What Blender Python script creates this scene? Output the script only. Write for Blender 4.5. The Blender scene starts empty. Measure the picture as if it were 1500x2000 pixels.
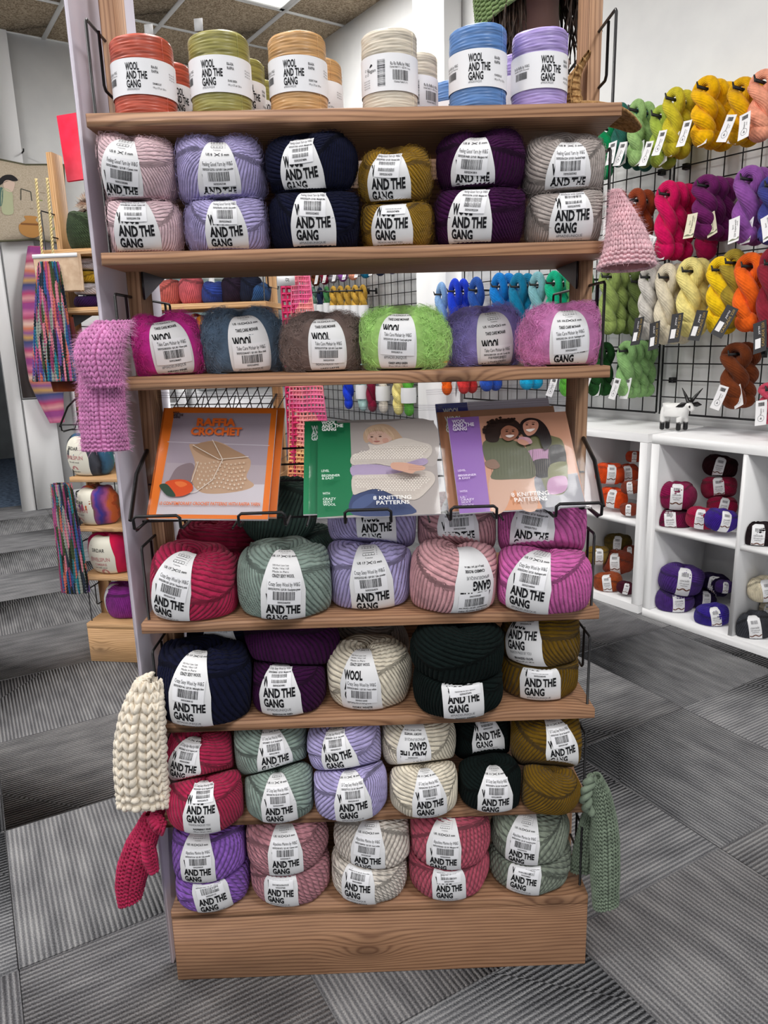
import bpy, math, random
import numpy as np
from mathutils import Matrix, Vector

sc = bpy.context.scene
COL = sc.collection
PI = math.pi
rad = math.radians

# ---------------------------------------------------------------- camera
cam = bpy.data.cameras.new('camera')
cam.sensor_fit = 'VERTICAL'; cam.sensor_height = 24.0
cam.lens = 1420.0 * 24.0 / 2000.0
cam.clip_start = 0.05
cam_o = bpy.data.objects.new('camera', cam)
COL.objects.link(cam_o)
_y, _p, _r = -0.0167, 0.2309, 0.0263
_X = Vector((math.cos(_y), math.sin(_y), 0)); _Y = Vector((-math.sin(_y), math.cos(_y), 0)); _Z = Vector((0, 0, 1))
_F = math.cos(_p) * _Y - math.sin(_p) * _Z
_U = math.sin(_p) * _Y + math.cos(_p) * _Z
_R2 = math.cos(_r) * _X - math.sin(_r) * _U
_U2 = math.sin(_r) * _X + math.cos(_r) * _U
cam_o.matrix_world = Matrix(((_R2.x, _U2.x, -_F.x, 0.0068), (_R2.y, _U2.y, -_F.y, -1.1771), (_R2.z, _U2.z, -_F.z, 1.191), (0, 0, 0, 1)))
sc.camera = cam_o

# ---------------------------------------------------------------- world, exposure
w = bpy.data.worlds.new('shop_ambience'); sc.world = w; w.use_nodes = True
w.node_tree.nodes['Background'].inputs[0].default_value = (0.93, 0.96, 1.0, 1)
w.node_tree.nodes['Background'].inputs[1].default_value = 0.62
sc.view_settings.view_transform = 'Standard'
sc.view_settings.look = 'None'
sc.view_settings.exposure = 0.28
sc.view_settings.gamma = 1.0
sc.view_settings.use_curve_mapping = False
sc.cycles.transparent_max_bounces = 24
LAMP_WATT = 27.0        # each ceiling troffer
PANEL_GLOW = 3.0        # its diffuser

# ---------------------------------------------------------------- room axes
TH = rad(-57)
D = np.array([math.cos(TH), math.sin(TH), 0.0])           # along the right wall, towards the camera
NB = np.array([-math.sin(TH), math.cos(TH), 0.0])         # into the right wall
A0 = np.array([1.165, 1.775, 0.0])                        # foot of the cube shelves
CEIL = 3.3
def W(s, off, z):                                          # wall coordinates to world
    q = A0 + D * s + NB * off; return np.array([q[0], q[1], z])
UNIT_H = dict(S1=1.5261, S2=1.3327, S3=1.1435, S5=0.7306, S6=0.5413, S7=0.3490, B=0.1581)

# ---------------------------------------------------------------- mesh helpers
def link(o, parent=None):
    COL.objects.link(o)
    if parent is not None: o.parent = parent
    return o
def mesh(name, V, FS, mats, mi=None, smooth=False, uv=None):
    V = np.asarray(V, dtype=np.float32)
    me = bpy.data.meshes.new(name)
    FS = [np.asarray(f, dtype=np.int32) for f in FS if len(f)]
    tot = np.concatenate([np.full(len(f), f.shape[1], np.int32) for f in FS])
    idx = np.concatenate([f.ravel() for f in FS])
    me.vertices.add(len(V)); me.vertices.foreach_set('co', V.ravel())
    me.loops.add(len(idx)); me.loops.foreach_set('vertex_index', idx)
    me.polygons.add(len(tot))
    st = np.zeros(len(tot), np.int32); st[1:] = np.cumsum(tot)[:-1]
    me.polygons.foreach_set('loop_start', st); me.polygons.foreach_set('loop_total', tot)
    for m in (mats if isinstance(mats, (list, tuple)) else [mats]): me.materials.append(m)
    if mi is not None: me.polygons.foreach_set('material_index', np.asarray(mi, np.int32))
    if smooth: me.polygons.foreach_set('use_smooth', np.ones(len(tot), bool))
    if uv is not None:
        l = me.uv_layers.new(name='UVMap')
        l.data.foreach_set('uv', np.asarray(uv, np.float32)[idx].ravel())
    me.update(calc_edges=True)
    return me
class MB:
    def __init__(s): s.V = []; s.F = []; s.M = []; s.n = 0
    def add(s, V, F, m=0):
        V = np.asarray(V, float); F = np.asarray(F, int)
        if len(F) == 0: return s
        s.V.append(V); s.F.append(F + s.n); s.M.append(np.full(len(F), m)); s.n += len(V); return s
    def box(s, x0, x1, y0, y1, z0, z1, m=0, M=None, bev=0.0):
        b = bev
        if b <= 0:
            V = np.array([(x, y, z) for z in (z0, z1) for y in (y0, y1) for x in (x0, x1)], float)
            F = [(0, 2, 3, 1), (4, 5, 7, 6), (0, 1, 5, 4), (2, 6, 7, 3), (0, 4, 6, 2), (1, 3, 7, 5)]
        else:
            V = []; F = []
            for (x, sx) in ((x0, 1), (x1, -1)):
                for (y, sy) in ((y0, 1), (y1, -1)):
                    for (z, sz) in ((z0, 1), (z1, -1)):
                        V += [(x, y + b * sy, z + b * sz), (x + b * sx, y, z + b * sz), (x + b * sx, y + b * sy, z)]
            V = np.array(V, float)
            c = lambda i, j, k, a: ((i * 2 + j) * 2 + k) * 3 + a
            for i in (0, 1): F.append((c(i, 0, 0, 0), c(i, 1, 0, 0), c(i, 1, 1, 0), c(i, 0, 1, 0)))
            for j in (0, 1): F.append((c(0, j, 0, 1), c(1, j, 0, 1), c(1, j, 1, 1), c(0, j, 1, 1)))
            for k in (0, 1): F.append((c(0, 0, k, 2), c(1, 0, k, 2), c(1, 1, k, 2), c(0, 1, k, 2)))
            for j in (0, 1):
                for k in (0, 1): F.append((c(0, j, k, 1), c(1, j, k, 1), c(1, j, k, 2), c(0, j, k, 2)))
            for i in (0, 1):
                for k in (0, 1): F.append((c(i, 0, k, 0), c(i, 1, k, 0), c(i, 1, k, 2), c(i, 0, k, 2)))
            for i in (0, 1):
                for j in (0, 1): F.append((c(i, j, 0, 0), c(i, j, 1, 0), c(i, j, 1, 1), c(i, j, 0, 1)))
            T = [(c(i, j, k, 0), c(i, j, k, 1), c(i, j, k, 2)) for i in (0, 1) for j in (0, 1) for k in (0, 1)]
            if M is not None: V = V @ np.array(M)[:3, :3].T + np.array(M)[:3, 3]
            s.add(V, F, m); s.F.append(np.array(T) + s.n - len(V)); s.M.append(np.full(8, m)); return s
        if M is not None: V = V @ np.array(M)[:3, :3].T + np.array(M)[:3, 3]
        return s.add(V, F, m)
    def tube(s, pts, r, n=8, m=0, caps=True, closed=False, flat=1.0, up=None):
        P = np.asarray(pts, float); k = len(P)
        r = np.broadcast_to(np.asarray(r, float), (k,))
        T = np.roll(P, -1, 0) - np.roll(P, 1, 0) if closed else np.gradient(P, axis=0)
        T /= np.linalg.norm(T, axis=1)[:, None] + 1e-12
        a = np.array(up if up is not None else ((0, 0, 1.) if abs(T[0][2]) < .9 else (1., 0, 0)))
        N = np.empty_like(P)
        v = a - T[0] * (a @ T[0]); v /= np.linalg.norm(v); N[0] = v
        for i in range(1, k):
            v = N[i - 1] - T[i] * (N[i - 1] @ T[i]); N[i] = v / (np.linalg.norm(v) + 1e-12)
        B = np.cross(T, N)
        th = np.arange(n) * 2 * PI / n
        V = P[:, None] + r[:, None, None] * (np.cos(th)[None, :, None] * N[:, None] + flat * np.sin(th)[None, :, None] * B[:, None])
        V = V.reshape(-1, 3)
        i = np.arange(k if closed else k - 1)[:, None]; j = np.arange(n)[None]
        i2 = (i + 1) % k
        F = np.stack([i * n + j, i * n + (j + 1) % n, i2 * n + (j + 1) % n, i2 * n + j], -1).reshape(-1, 4)
        s.add(V, F, m)
        if caps and not closed:
            b = s.n - len(V)
            for base in (b, b + (k - 1) * n):
                s.V.append(V[base - b:base - b + n].mean(0)[None]); c = s.n; s.n += 1
                s.F.append(np.array([(c, base + q, base + (q + 1) % n) for q in range(n)])); s.M.append(np.full(n, m))
        return s
    def lathe(s, prof, n=32, m=0, o=(0, 0, 0), axis=None):
        prof = np.asarray(prof, float); k = len(prof); th = np.arange(n) * 2 * PI / n
        V = np.stack([prof[:, 0][:, None] * np.cos(th), prof[:, 0][:, None] * np.sin(th), np.repeat(prof[:, 1][:, None], n, 1)], -1).reshape(-1, 3)
        if axis is not None: V = V @ np.array(axis).T
        V = V + np.array(o)
        i = np.arange(k - 1)[:, None]; j = np.arange(n)[None]
        F = np.stack([i * n + j, i * n + (j + 1) % n, (i + 1) * n + (j + 1) % n, (i + 1) * n + j], -1).reshape(-1, 4)
        return s.add(V, F, m)
    def grid(s, P, m=0, wrap=False):                       # P (a,b,3)
        a, b = P.shape[:2]
        i = np.arange(a - 1)[:, None]; j = np.arange(b if wrap else b - 1)[None]
        F = np.stack([i * b + j, i * b + (j + 1) % b, (i + 1) * b + (j + 1) % b, (i + 1) * b + j], -1).reshape(-1, 4)
        return s.add(P.reshape(-1, 3), F, m)
    def blob(s, C, R, S, m=0, seg=6, ring=4):              # many ellipsoids: centres (n,3), frames (n,3,3) columns, sizes (n,3)
        C = np.asarray(C, float).reshape(-1, 3); n = len(C)
        S = np.broadcast_to(np.asarray(S, float), (n, 3))
        R = np.broadcast_to(np.asarray(R, float), (n, 3, 3))
        la = np.linspace(-PI / 2, PI / 2, ring + 1)[1:-1]; lo = np.arange(seg) * 2 * PI / seg
        u = [(0, 0, -1)] + [(math.cos(a) * math.cos(b), math.cos(a) * math.sin(b), math.sin(a)) for a in la for b in lo] + [(0, 0, 1)]
        u = np.array(u); k = len(u)
        V = C[:, None] + np.einsum('nij,nkj->nki', R, u[None] * S[:, None])
        T = [(0, 1 + (j + 1) % seg, 1 + j) for j in range(seg)] + [(k - 1, k - 1 - seg + j, k - 1 - seg + (j + 1) % seg) for j in range(seg)]
        Q = [(1 + i * seg + j, 1 + i * seg + (j + 1) % seg, 1 + (i + 1) * seg + (j + 1) % seg, 1 + (i + 1) * seg + j) for i in range(len(la) - 1) for j in range(seg)]
        off = (np.arange(n) * k)[:, None, None]
        b0 = s.n
        s.add(V.reshape(-1, 3), (np.array(T)[None] + off).reshape(-1, 3), m)
        if Q: s.F.append((np.array(Q)[None] + off).reshape(-1, 4) + b0); s.M.append(np.full(n * len(Q), m))
        return s
    def poly(s, pts, m=0):
        pts = np.asarray(pts, float); return s.add(pts, np.arange(len(pts))[None], m)
    def build(s, name, mats, parent=None, smooth=False, loc=None, rot=None):
        me = mesh(name, np.concatenate(s.V), s.F, mats, np.concatenate(s.M), smooth)
        o = bpy.data.objects.new(name, me)
        if loc is not None: o.location = loc
        if rot is not None: o.rotation_euler = rot
        return link(o, parent)
def tag(o, label, cat, group=None, kind=None):
    o['label'] = label; o['category'] = cat
    if group: o['group'] = group
    if kind: o['kind'] = kind
    return o
def struct(o): o['kind'] = 'structure'; return o
def empty(name, loc=(0, 0, 0), rz=0.0):
    o = bpy.data.objects.new(name, None); o.location = loc; o.rotation_euler = (0, 0, rz); o.empty_display_size = .05
    return link(o)
def sstep(a, b, x): t = np.clip((x - a) / (b - a), 0, 1); return t * t * (3 - 2 * t)

# ---------------------------------------------------------------- materials
def lin(h):
    c = [int(h[i:i + 2], 16) / 255 for i in (0, 2, 4)]
    return tuple((x / 12.92 if x <= .04045 else ((x + .055) / 1.055) ** 2.4) for x in c) + (1,)
_mats = {}
class NT:
    def __init__(s, name):
        s.m = bpy.data.materials.new(name); s.m.use_nodes = True; s.t = s.m.node_tree
        s.b = s.t.nodes['Principled BSDF']
    def n(s, typ, **kw):
        q = s.t.nodes.new(typ)
        for k, v in kw.items():
            if k.startswith('_'): q.inputs[k[1:].replace('_', ' ')].default_value = v
            else: setattr(q, k, v)
        return q
    def l(s, a, b): s.t.links.new(a, b)
    def set(s, **kw):
        for k, v in kw.items(): s.b.inputs[k.replace('_', ' ')].default_value = v
        return s
    def math(s, op, a, b=None):
        q = s.n('ShaderNodeMath', operation=op)
        for i, x in enumerate((a, b)):
            if x is None: continue
            if isinstance(x, (int, float)): q.inputs[i].default_value = x
            else: s.l(x, q.inputs[i])
        return q.outputs[0]
    def ramp(s, fac, stops, interp='LINEAR'):
        q = s.n('ShaderNodeValToRGB'); e = q.color_ramp.elements; q.color_ramp.interpolation = interp
        while len(e) < len(stops): e.new(.5)
        for x, (p, c) in zip(e, stops): x.position = p; x.color = c if len(c) == 4 else tuple(c) + (1,)
        s.l(fac, q.inputs[0]); return q.outputs[0]
    def bump(s, h, strength=.3, dist=.002):
        q = s.n('ShaderNodeBump'); q.inputs['Strength'].default_value = strength; q.inputs['Distance'].default_value = dist
        s.l(h, q.inputs['Height']); s.l(q.outputs[0], s.b.inputs['Normal'])
def plain(name, hexc, rough=.5, metal=0., spec=.5, **kw):
    if name in _mats: return _mats[name]
    t = NT(name); t.set(Base_Color=lin(hexc), Roughness=rough, Metallic=metal, Specular_IOR_Level=spec, **kw)
    _mats[name] = t.m; return t.m
def scl(c, k): return tuple(min(1, x * k) for x in c[:3]) + (1,)
def wool(key, hexc, kind='thick'):
    nm = 'wool_%s_%s' % (key, kind)
    if nm in _mats: return _mats[nm]
    t = NT(nm); c = lin(hexc)
    t.set(Roughness=.95, Specular_IOR_Level=.15, Sheen_Weight=min(.10, .5 * max(c[:3])) if kind != 'mohair' else .3, Sheen_Roughness=.5)
    tc = t.n('ShaderNodeTexCoord')
    nz = t.n('ShaderNodeTexNoise', _Scale=55., _Detail=3.); t.l(tc.outputs['Object'], nz.inputs['Vector'])
    col = t.ramp(nz.outputs[0], [(.3, scl(c, .78)), (.7, scl(c, 1.15))]); t.l(col, t.b.inputs['Base Color'])
    n2 = t.n('ShaderNodeTexNoise', _Scale=420. if kind != 'mohair' else 160., _Detail=2.); t.l(tc.outputs['Object'], n2.inputs['Vector'])
    h = n2.outputs[0]
    if kind in ('twisted', 'thick', 'medium', 'fine', 'skein'):
        uv = t.n('ShaderNodeUVMap'); sp = t.n('ShaderNodeSeparateXYZ'); t.l(uv.outputs[0], sp.inputs[0])
        k = {'twisted': (1., .8), 'thick': (2., .25), 'medium': (2., .25), 'fine': (2., .2), 'skein': (1., .05)}[kind]
        ph = t.math('ADD', t.math('MULTIPLY', sp.outputs[0], k[0] * 2 * PI), t.math('MULTIPLY', sp.outputs[1], k[1] * 2 * PI))
        s1 = t.math('SINE', ph)
        h = t.math('ADD', t.math('MULTIPLY', s1, {'twisted': .35, 'skein': .7}.get(kind, .06)), t.math('MULTIPLY', h, .35))
        if kind != 'skein':                                  # rounded strands with a crease between them, in step with the geometry
            d = t.math('MULTIPLY', t.math('ABSOLUTE', t.math('SUBTRACT', t.math('FRACT', sp.outputs[0]), .5)), 2.0)
            e = t.math('SUBTRACT', 1.0, d)
            h = t.math('ADD', h, t.math('MULTIPLY', t.math('SQRT', t.math('MAXIMUM', t.math('SUBTRACT', 1.0, t.math('MULTIPLY', e, e)), 0.0)), 1.6))
    if kind == 'mohair': t.bump(h, .5, .002)
    elif kind in ('skein', 'plain'): t.bump(h, .6, .0013)
    else: t.bump(h, .9, {'thick': .0030, 'twisted': .0030, 'medium': .0026, 'fine': .0020}[kind])
    _mats[nm] = t.m; return t.m
def stripes(name, hexes, scale=30., axis='Z', dist=3., rough=.95, amp=.45):
    """space-dyed yarn: the colours run along one object axis"""
    if name in _mats: return _mats[name]
    t = NT(name); t.set(Roughness=rough, Specular_IOR_Level=.15, Sheen_Weight=.2)
    tc = t.n('ShaderNodeTexCoord'); sp = t.n('ShaderNodeSeparateXYZ'); t.l(tc.outputs['Object'], sp.inputs[0])
    nz = t.n('ShaderNodeTexNoise', _Scale=dist * 4, _Detail=2.); t.l(tc.outputs['Object'], nz.inputs['Vector'])
    x = t.math('ADD', t.math('MULTIPLY', sp.outputs['XYZ'.index(axis)], scale), t.math('MULTIPLY', nz.outputs[0], amp))
    fr = t.math('FRACT', x)
    k = len(hexes)
    t.l(t.ramp(fr, [(i / k, lin(h)) for i, h in enumerate(hexes)]), t.b.inputs['Base Color'])
    n2 = t.n('ShaderNodeTexNoise', _Scale=300.); t.l(tc.outputs['Object'], n2.inputs['Vector']); t.bump(n2.outputs[0], .4, .0015)
    _mats[name] = t.m; return t.m
def speckle(name, hexes, sc3):
    if name in _mats: return _mats[name]
    t = NT(name); t.set(Roughness=.95, Specular_IOR_Level=.1, Sheen_Weight=.15)
    tc = t.n('ShaderNodeTexCoord'); mp = t.n('ShaderNodeMapping'); mp.inputs['Scale'].default_value = sc3; t.l(tc.outputs['Object'], mp.inputs['Vector'])
    wn = t.n('ShaderNodeTexVoronoi', _Scale=1.); t.l(mp.outputs[0], wn.inputs['Vector']); k = len(hexes)
    sp = t.n('ShaderNodeSeparateXYZ'); t.l(wn.outputs['Color'], sp.inputs[0])
    t.l(t.ramp(sp.outputs[0], [(i / k, lin(h)) for i, h in enumerate(hexes)], 'CONSTANT'), t.b.inputs['Base Color'])
    _mats[name] = t.m; return t.m
def wood(name, dark, light, along='X', seed=0.0, knots=True):
    if name in _mats: return _mats[name]
    t = NT(name); t.set(Roughness=.5, Specular_IOR_Level=.35)
    tc = t.n('ShaderNodeTexCoord')
    mp = t.n('ShaderNodeMapping'); t.l(tc.outputs['Object'], mp.inputs['Vector'])
    mp.inputs['Location'].default_value = (seed, seed * 1.7, seed * .6)
    sc3 = {'X': (1.6, 9, 9), 'Z': (9, 9, 1.6)}[along]
    mp.inputs['Scale'].default_value = sc3
    nz = t.n('ShaderNodeTexNoise', _Scale=1.3, _Detail=2.); t.l(mp.outputs[0], nz.inputs['Vector'])
    vo = None
    if knots:
        m2 = t.n('ShaderNodeMapping'); t.l(tc.outputs['Object'], m2.inputs['Vector'])
        m2.inputs['Scale'].default_value = {'X': (3.1, 3.1, 9.), 'Z': (9., 3.1, 3.1)}[along]; m2.inputs['Location'].default_value = (.37 + seed, .2, .41)
        vo = t.n('ShaderNodeTexVoronoi', _Scale=1.05); t.l(m2.outputs[0], vo.inputs['Vector'])
        kn = t.math('POWER', t.math('SUBTRACT', 1.0, t.math('MINIMUM', t.math('MULTIPLY', vo.outputs['Distance'], 2.1), 1.0)), 3.0)
    sp = t.n('ShaderNodeSeparateXYZ'); t.l(mp.outputs[0], sp.inputs[0])
    base = t.math('ADD', sp.outputs[2 if along == 'X' else 0], t.math('MULTIPLY', sp.outputs[1], .7))
    ph = t.math('ADD', t.math('MULTIPLY', base, 92.), t.math('MULTIPLY', nz.outputs[0], 24.))
    if knots: ph = t.math('ADD', ph, t.math('MULTIPLY', kn, 44.))
    s1 = t.math('ADD', t.math('MULTIPLY', t.math('SINE', ph), .5), .5)
    fine = t.n('ShaderNodeTexNoise', _Scale=1., _Detail=4.)
    m3 = t.n('ShaderNodeMapping'); t.l(tc.outputs['Object'], m3.inputs['Vector'])
    m3.inputs['Scale'].default_value = {'X': (12, 260, 260), 'Z': (260, 260, 12)}[along]; t.l(m3.outputs[0], fine.inputs['Vector'])
    g = t.math('ADD', t.math('MULTIPLY', t.math('POWER', s1, 2.2), .42), t.math('MULTIPLY', fine.outputs[0], .62))
    cl, cd = lin(light), lin(dark)
    col = t.ramp(g, [(.12, cl), (.5, tuple(.55 * a + .45 * b for a, b in zip(cl, cd))), (.95, cd)])
    if knots:
        mx = t.n('ShaderNodeMix', data_type='RGBA'); t.l(t.math('MULTIPLY', t.math('POWER', kn, 1.6), 1.4), mx.inputs[0]); t.l(col, mx.inputs[6])
        mx.inputs[7].default_value = scl(cd, .35); col = mx.outputs[2]
    t.l(col, t.b.inputs['Base Color']); t.bump(g, .12, .0006)
    _mats[name] = t.m; return t.m
def noisy(name, c0, c1, scale, rough=.8, bump=.3, dist=.003, detail=4., lo=.35, hi=.65):
    if name in _mats: return _mats[name]
    t = NT(name); t.set(Roughness=rough, Specular_IOR_Level=.3)
    tc = t.n('ShaderNodeTexCoord'); nz = t.n('ShaderNodeTexNoise', _Scale=scale, _Detail=detail); t.l(tc.outputs['Object'], nz.inputs['Vector'])
    t.l(t.ramp(nz.outputs[0], [(lo, lin(c0)), (hi, lin(c1))]), t.b.inputs['Base Color'])
    if bump: t.bump(nz.outputs[0], bump, dist)
    _mats[name] = t.m; return t.m
def carpet(name):
    t = NT(name); t.set(Roughness=.97, Specular_IOR_Level=.1)
    tc = t.n('ShaderNodeTexCoord'); sp = t.n('ShaderNodeSeparateXYZ'); t.l(tc.outputs['Object'], sp.inputs[0])
    oi = t.n('ShaderNodeObjectInfo')
    rib = t.math('ADD', t.math('MULTIPLY', t.math('SINE', t.math('MULTIPLY', sp.outputs[0], 2 * PI / .0106)), .5), .5)
    # blocks of loops woven lighter and darker, elongated along the ribs
    vec = t.n('ShaderNodeVectorMath', operation='ADD'); t.l(tc.outputs['Object'], vec.inputs[0]); t.l(oi.outputs['Location'], vec.inputs[1])
    mp = t.n('ShaderNodeMapping'); t.l(vec.outputs[0], mp.inputs['Vector']); mp.inputs['Scale'].default_value = (26, 7, 7)
    blk = t.n('ShaderNodeTexNoise', _Scale=1., _Detail=1.); t.l(mp.outputs[0], blk.inputs['Vector'])
    fz = t.n('ShaderNodeTexNoise', _Scale=330., _Detail=2.); t.l(vec.outputs[0], fz.inputs['Vector'])
    g = t.math('ADD', t.math('MULTIPLY', rib, .27), t.math('ADD', t.math('MULTIPLY', blk.outputs[0], .42), t.math('ADD', t.math('MULTIPLY', fz.outputs[0], .55), t.math('MULTIPLY', oi.outputs['Random'], .05))))
    t.l(t.ramp(g, [(.36, lin('47474a')), (.62, lin('757578')), (.92, lin('a8a7a7'))]), t.b.inputs['Base Color'])
    t.bump(t.math('ADD', rib, fz.outputs[0]), .6, .003)
    return t.m

M_WHITE = plain('white_laminate', 'efeff0', .35)
M_WALL = noisy('white_wall_paint', 'e6e6e6', 'ededec', 6., .75, .03)
M_WOOD = wood('larch_laminate', '6a4633', 'b88d6c', 'X', .3)
M_WOODZ = wood('larch_upright', '7a5540', 'bd9575', 'Z', .8, knots=False)
M_WOODL = wood('oak_laminate', '8a6238', 'd3a878', 'X', 1.3)
M_WOODLZ = wood('oak_upright', '8f673d', 'd0a474', 'Z', 1.9, knots=False)
M_WIRE = plain('black_wire', '1b1a1c', .38, .3)
M_BLACK = plain('black_plastic', '141416', .45)
M_PAPER = plain('label_paper', 'eeeef0', .5, 0, .4)
M_INK = plain('black_ink', '1a1a1e', .7, 0, .2)
M_STICK = plain('sticker_paper', 'f6f6fa', .4, 0, .4)
M_GLOSSPANEL = plain('white_gloss_panel', 'c9c3d0', .22, 0, .6)
M_INK2 = plain('grey_ink', '6b6b70', .7, 0, .2)

# ---------------------------------------------------------------- lettering
_txt = {}
def glyphs(s, bold=0.0):
    k = (s, bold)
    if k in _txt: return _txt[k]
    cu = bpy.data.curves.new('lettering', 'FONT'); cu.body = s; cu.size = 1.0; cu.resolution_u = 2; cu.offset = bold; cu.fill_mode = 'FRONT'
    ob = bpy.data.objects.new('lettering', cu)
    me = ob.to_mesh()
    V = np.empty(len(me.vertices) * 3, np.float32); me.vertices.foreach_get('co', V); V = V.reshape(-1, 3)[:, :2].astype(float)
    me.calc_loop_triangles()
    F = np.empty(len(me.loop_triangles) * 3, np.int32); me.loop_triangles.foreach_get('vertices', F); F = F.reshape(-1, 3)
    ob.to_mesh_clear(); bpy.data.objects.remove(ob); bpy.data.curves.remove(cu)
    _txt[k] = (V, F); return V, F
_CAP = glyphs('H')[0][:, 1].max()
class Sheet:
    """flat print laid out in millimetre-like plane coordinates, later wrapped on a surface"""
    def __init__(s): s.V = []; s.F = []; s.M = []; s.n = 0
    def add(s, V, F, m):
        if len(F) == 0: return
        s.V.append(np.asarray(V, float)); s.F.append(np.asarray(F) + s.n); s.M.append(np.full(len(F), m)); s.n += len(V)
    def text(s, t, x, y, h, m=0, bold=0.0, cond=1.0, width=None, align='c', rot=0.0, slant=0.0):
        V, F = glyphs(t, bold); V = V.copy() * (h / _CAP)
        V[:, 0] *= cond
        x0, x1 = V[:, 0].min(), V[:, 0].max()
        if width: V[:, 0] = (V[:, 0] - x0) * (width / max(x1 - x0, 1e-9)); x0, x1 = 0, width
        V[:, 0] -= {'c': (x0 + x1) / 2, 'l': x0, 'r': x1}[align]
        V[:, 1] -= h / 2
        V[:, 0] += V[:, 1] * slant
        if rot: c, q = math.cos(rot), math.sin(rot); V = V @ np.array([[c, q], [-q, c]])
        s.add(V + np.array([x, y]), F, m)
    def rect(s, x0, y0, x1, y1, m=0):
        s.add([(x0, y0), (x1, y0), (x1, y1), (x0, y1)], [(0, 1, 2), (0, 2, 3)], m)
    def line(s, a, b, wd, m=0):
        a, b = np.array(a, float), np.array(b, float); t = b - a; t /= np.linalg.norm(t) + 1e-12; q = np.array([-t[1], t[0]]) * wd / 2
        s.add([a - q, b - q, b + q, a + q], [(0, 1, 2), (0, 2, 3)], m)
    def poly(s, pts, m=0, smooth=True):
        P = np.asarray(pts, float)
        if smooth:
            Q = []
            n = len(P)
            for i in range(n):
                p0, p1, p2, p3 = P[i - 1], P[i], P[(i + 1) % n], P[(i + 2) % n]
                for t in (0, .25, .5, .75):
                    Q.append(.5 * (2 * p1 + (p2 - p0) * t + (2 * p0 - 5 * p1 + 4 * p2 - p3) * t * t + (3 * p1 - p0 - 3 * p2 + p3) * t ** 3))
            P = np.array(Q)
        from mathutils.geometry import tessellate_polygon
        T = tessellate_polygon([[Vector((a, b, 0)) for a, b in P]])
        s.add(P, np.array(T), m)
    def barcode(s, x0, y0, x1, y1, seed=1, m=0, vert=False):
        r = random.Random(seed); k = 0.0
        while k < 1:
            wd = r.choice((.012, .02, .03, .012)); 
            if vert: s.rect(x0, y0 + k * (y1 - y0), x1, y0 + min(1, k + wd) * (y1 - y0), m)
            else: s.rect(x0 + k * (x1 - x0), y0, x0 + min(1, k + wd) * (x1 - x0), y1, m)
            k += wd + r.choice((.012, .018, .026))
    def wrap(s, fn, off0=0.0):
        V = np.concatenate(s.V); return fn(V[:, 0], V[:, 1])
def sheet_mesh(mb, sh, fn, moff=0):
    V = sh.wrap(fn); mb.add(V, np.concatenate(sh.F)); mb.M[-1] = np.concatenate(sh.M) + moff

# ---------------------------------------------------------------- balls of yarn
def rotm(tilt, roll):
    return (Matrix.Rotation(rad(roll), 3, 'Y') @ Matrix.Rotation(rad(tilt), 3, 'X'))
def base_pt(phi, psi, r):
    c, q = np.cos(psi), np.sin(psi)
    rho = .45 + r * np.sign(c) * np.abs(c) ** .9
    z = (r / .55) * np.sign(q) * np.abs(q) ** .9
    return rho, z
KIND = {  # strands round the ball, ridge height, samples per strand, steps top to bottom
    'thick': (58, .044, 5, 72), 'medium': (60, .038, 4.5, 66), 'fine': (76, .026, 4, 66), 'twisted': (44, .042, 5.5, 64), 'mohair': (40, .010, 4, 50), 'small': (60, .014, 3, 36), 'plain': (40, .016, 3, 30)}
COLNAME = dict(palepink='Cameo rose', lilac='Lilac powder', navy='Midnight blue', mustard='Bronzed olive', plum='Margaux red', greige='Sandshell beige', magenta='Neon pink', slate='Blue chalk',
    taupe='Lazy latte', lime='Candy apple green', periwinkle='Lovely lilac', orchid='Bubblegum pink', raspberry='Raspberry pink', sage='Eucalyptus green', rose='Cameo rose', pink='Bubblegum pink',
    cream='Ivory white', blackgreen='Forest green', olive='Bronzed olive', violet='Lilac powder', dustypink='Cameo rose', offwhite='Ivory white', coral='Margaux red', greygreen='Eucalyptus green', darksage='Eucalyptus green')
HEX = dict(palepink='e9c9d0', lilac='b6acdd', navy='12152e', mustard='94701c', plum='3a0f3c', greige='b8ada8', magenta='c92b93', slate='50647a', taupe='705e59', lime='a0cb74', periwinkle='8e83c6', orchid='cc7fb6',
    raspberry='b52a52', sage='8fa198', darksage='435850', rose='dba5ab', pink='d468ae', cream='eae0cc', blackgreen='0c1716', olive='6e5210', violet='9464c4', dustypink='c48892', offwhite='e4dbd0', coral='bd586c', greygreen='858e80')
FAM = {'fine': ('Feeling Good Yarn', 'US 8', '5 mm', 'FEELING GOOD YARN'), 'mohair': ('Take Care Mohair', 'US 10.5', '6.5 mm', 'TAKE CARE MOHAIR'), 'thick': ('Crazy Sexy Wool', 'US 17', '12 mm', 'CRAZY SEXY WOOL'),
       'medium': ("Lil' Crazy Sexy Wool", 'US 11', '8 mm', "LIL' CRAZY SEXY WOOL"), 'twisted': ('Alpachino Merino', 'US 10.5', '6.5 mm', 'ALPACHINO MERINO')}
PRICE = {'fine': '$19.00', 'mohair': '$31.00', 'thick': '$37.50', 'medium': '$21.50', 'twisted': '$21.00'}
_ballmats = {}
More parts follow.
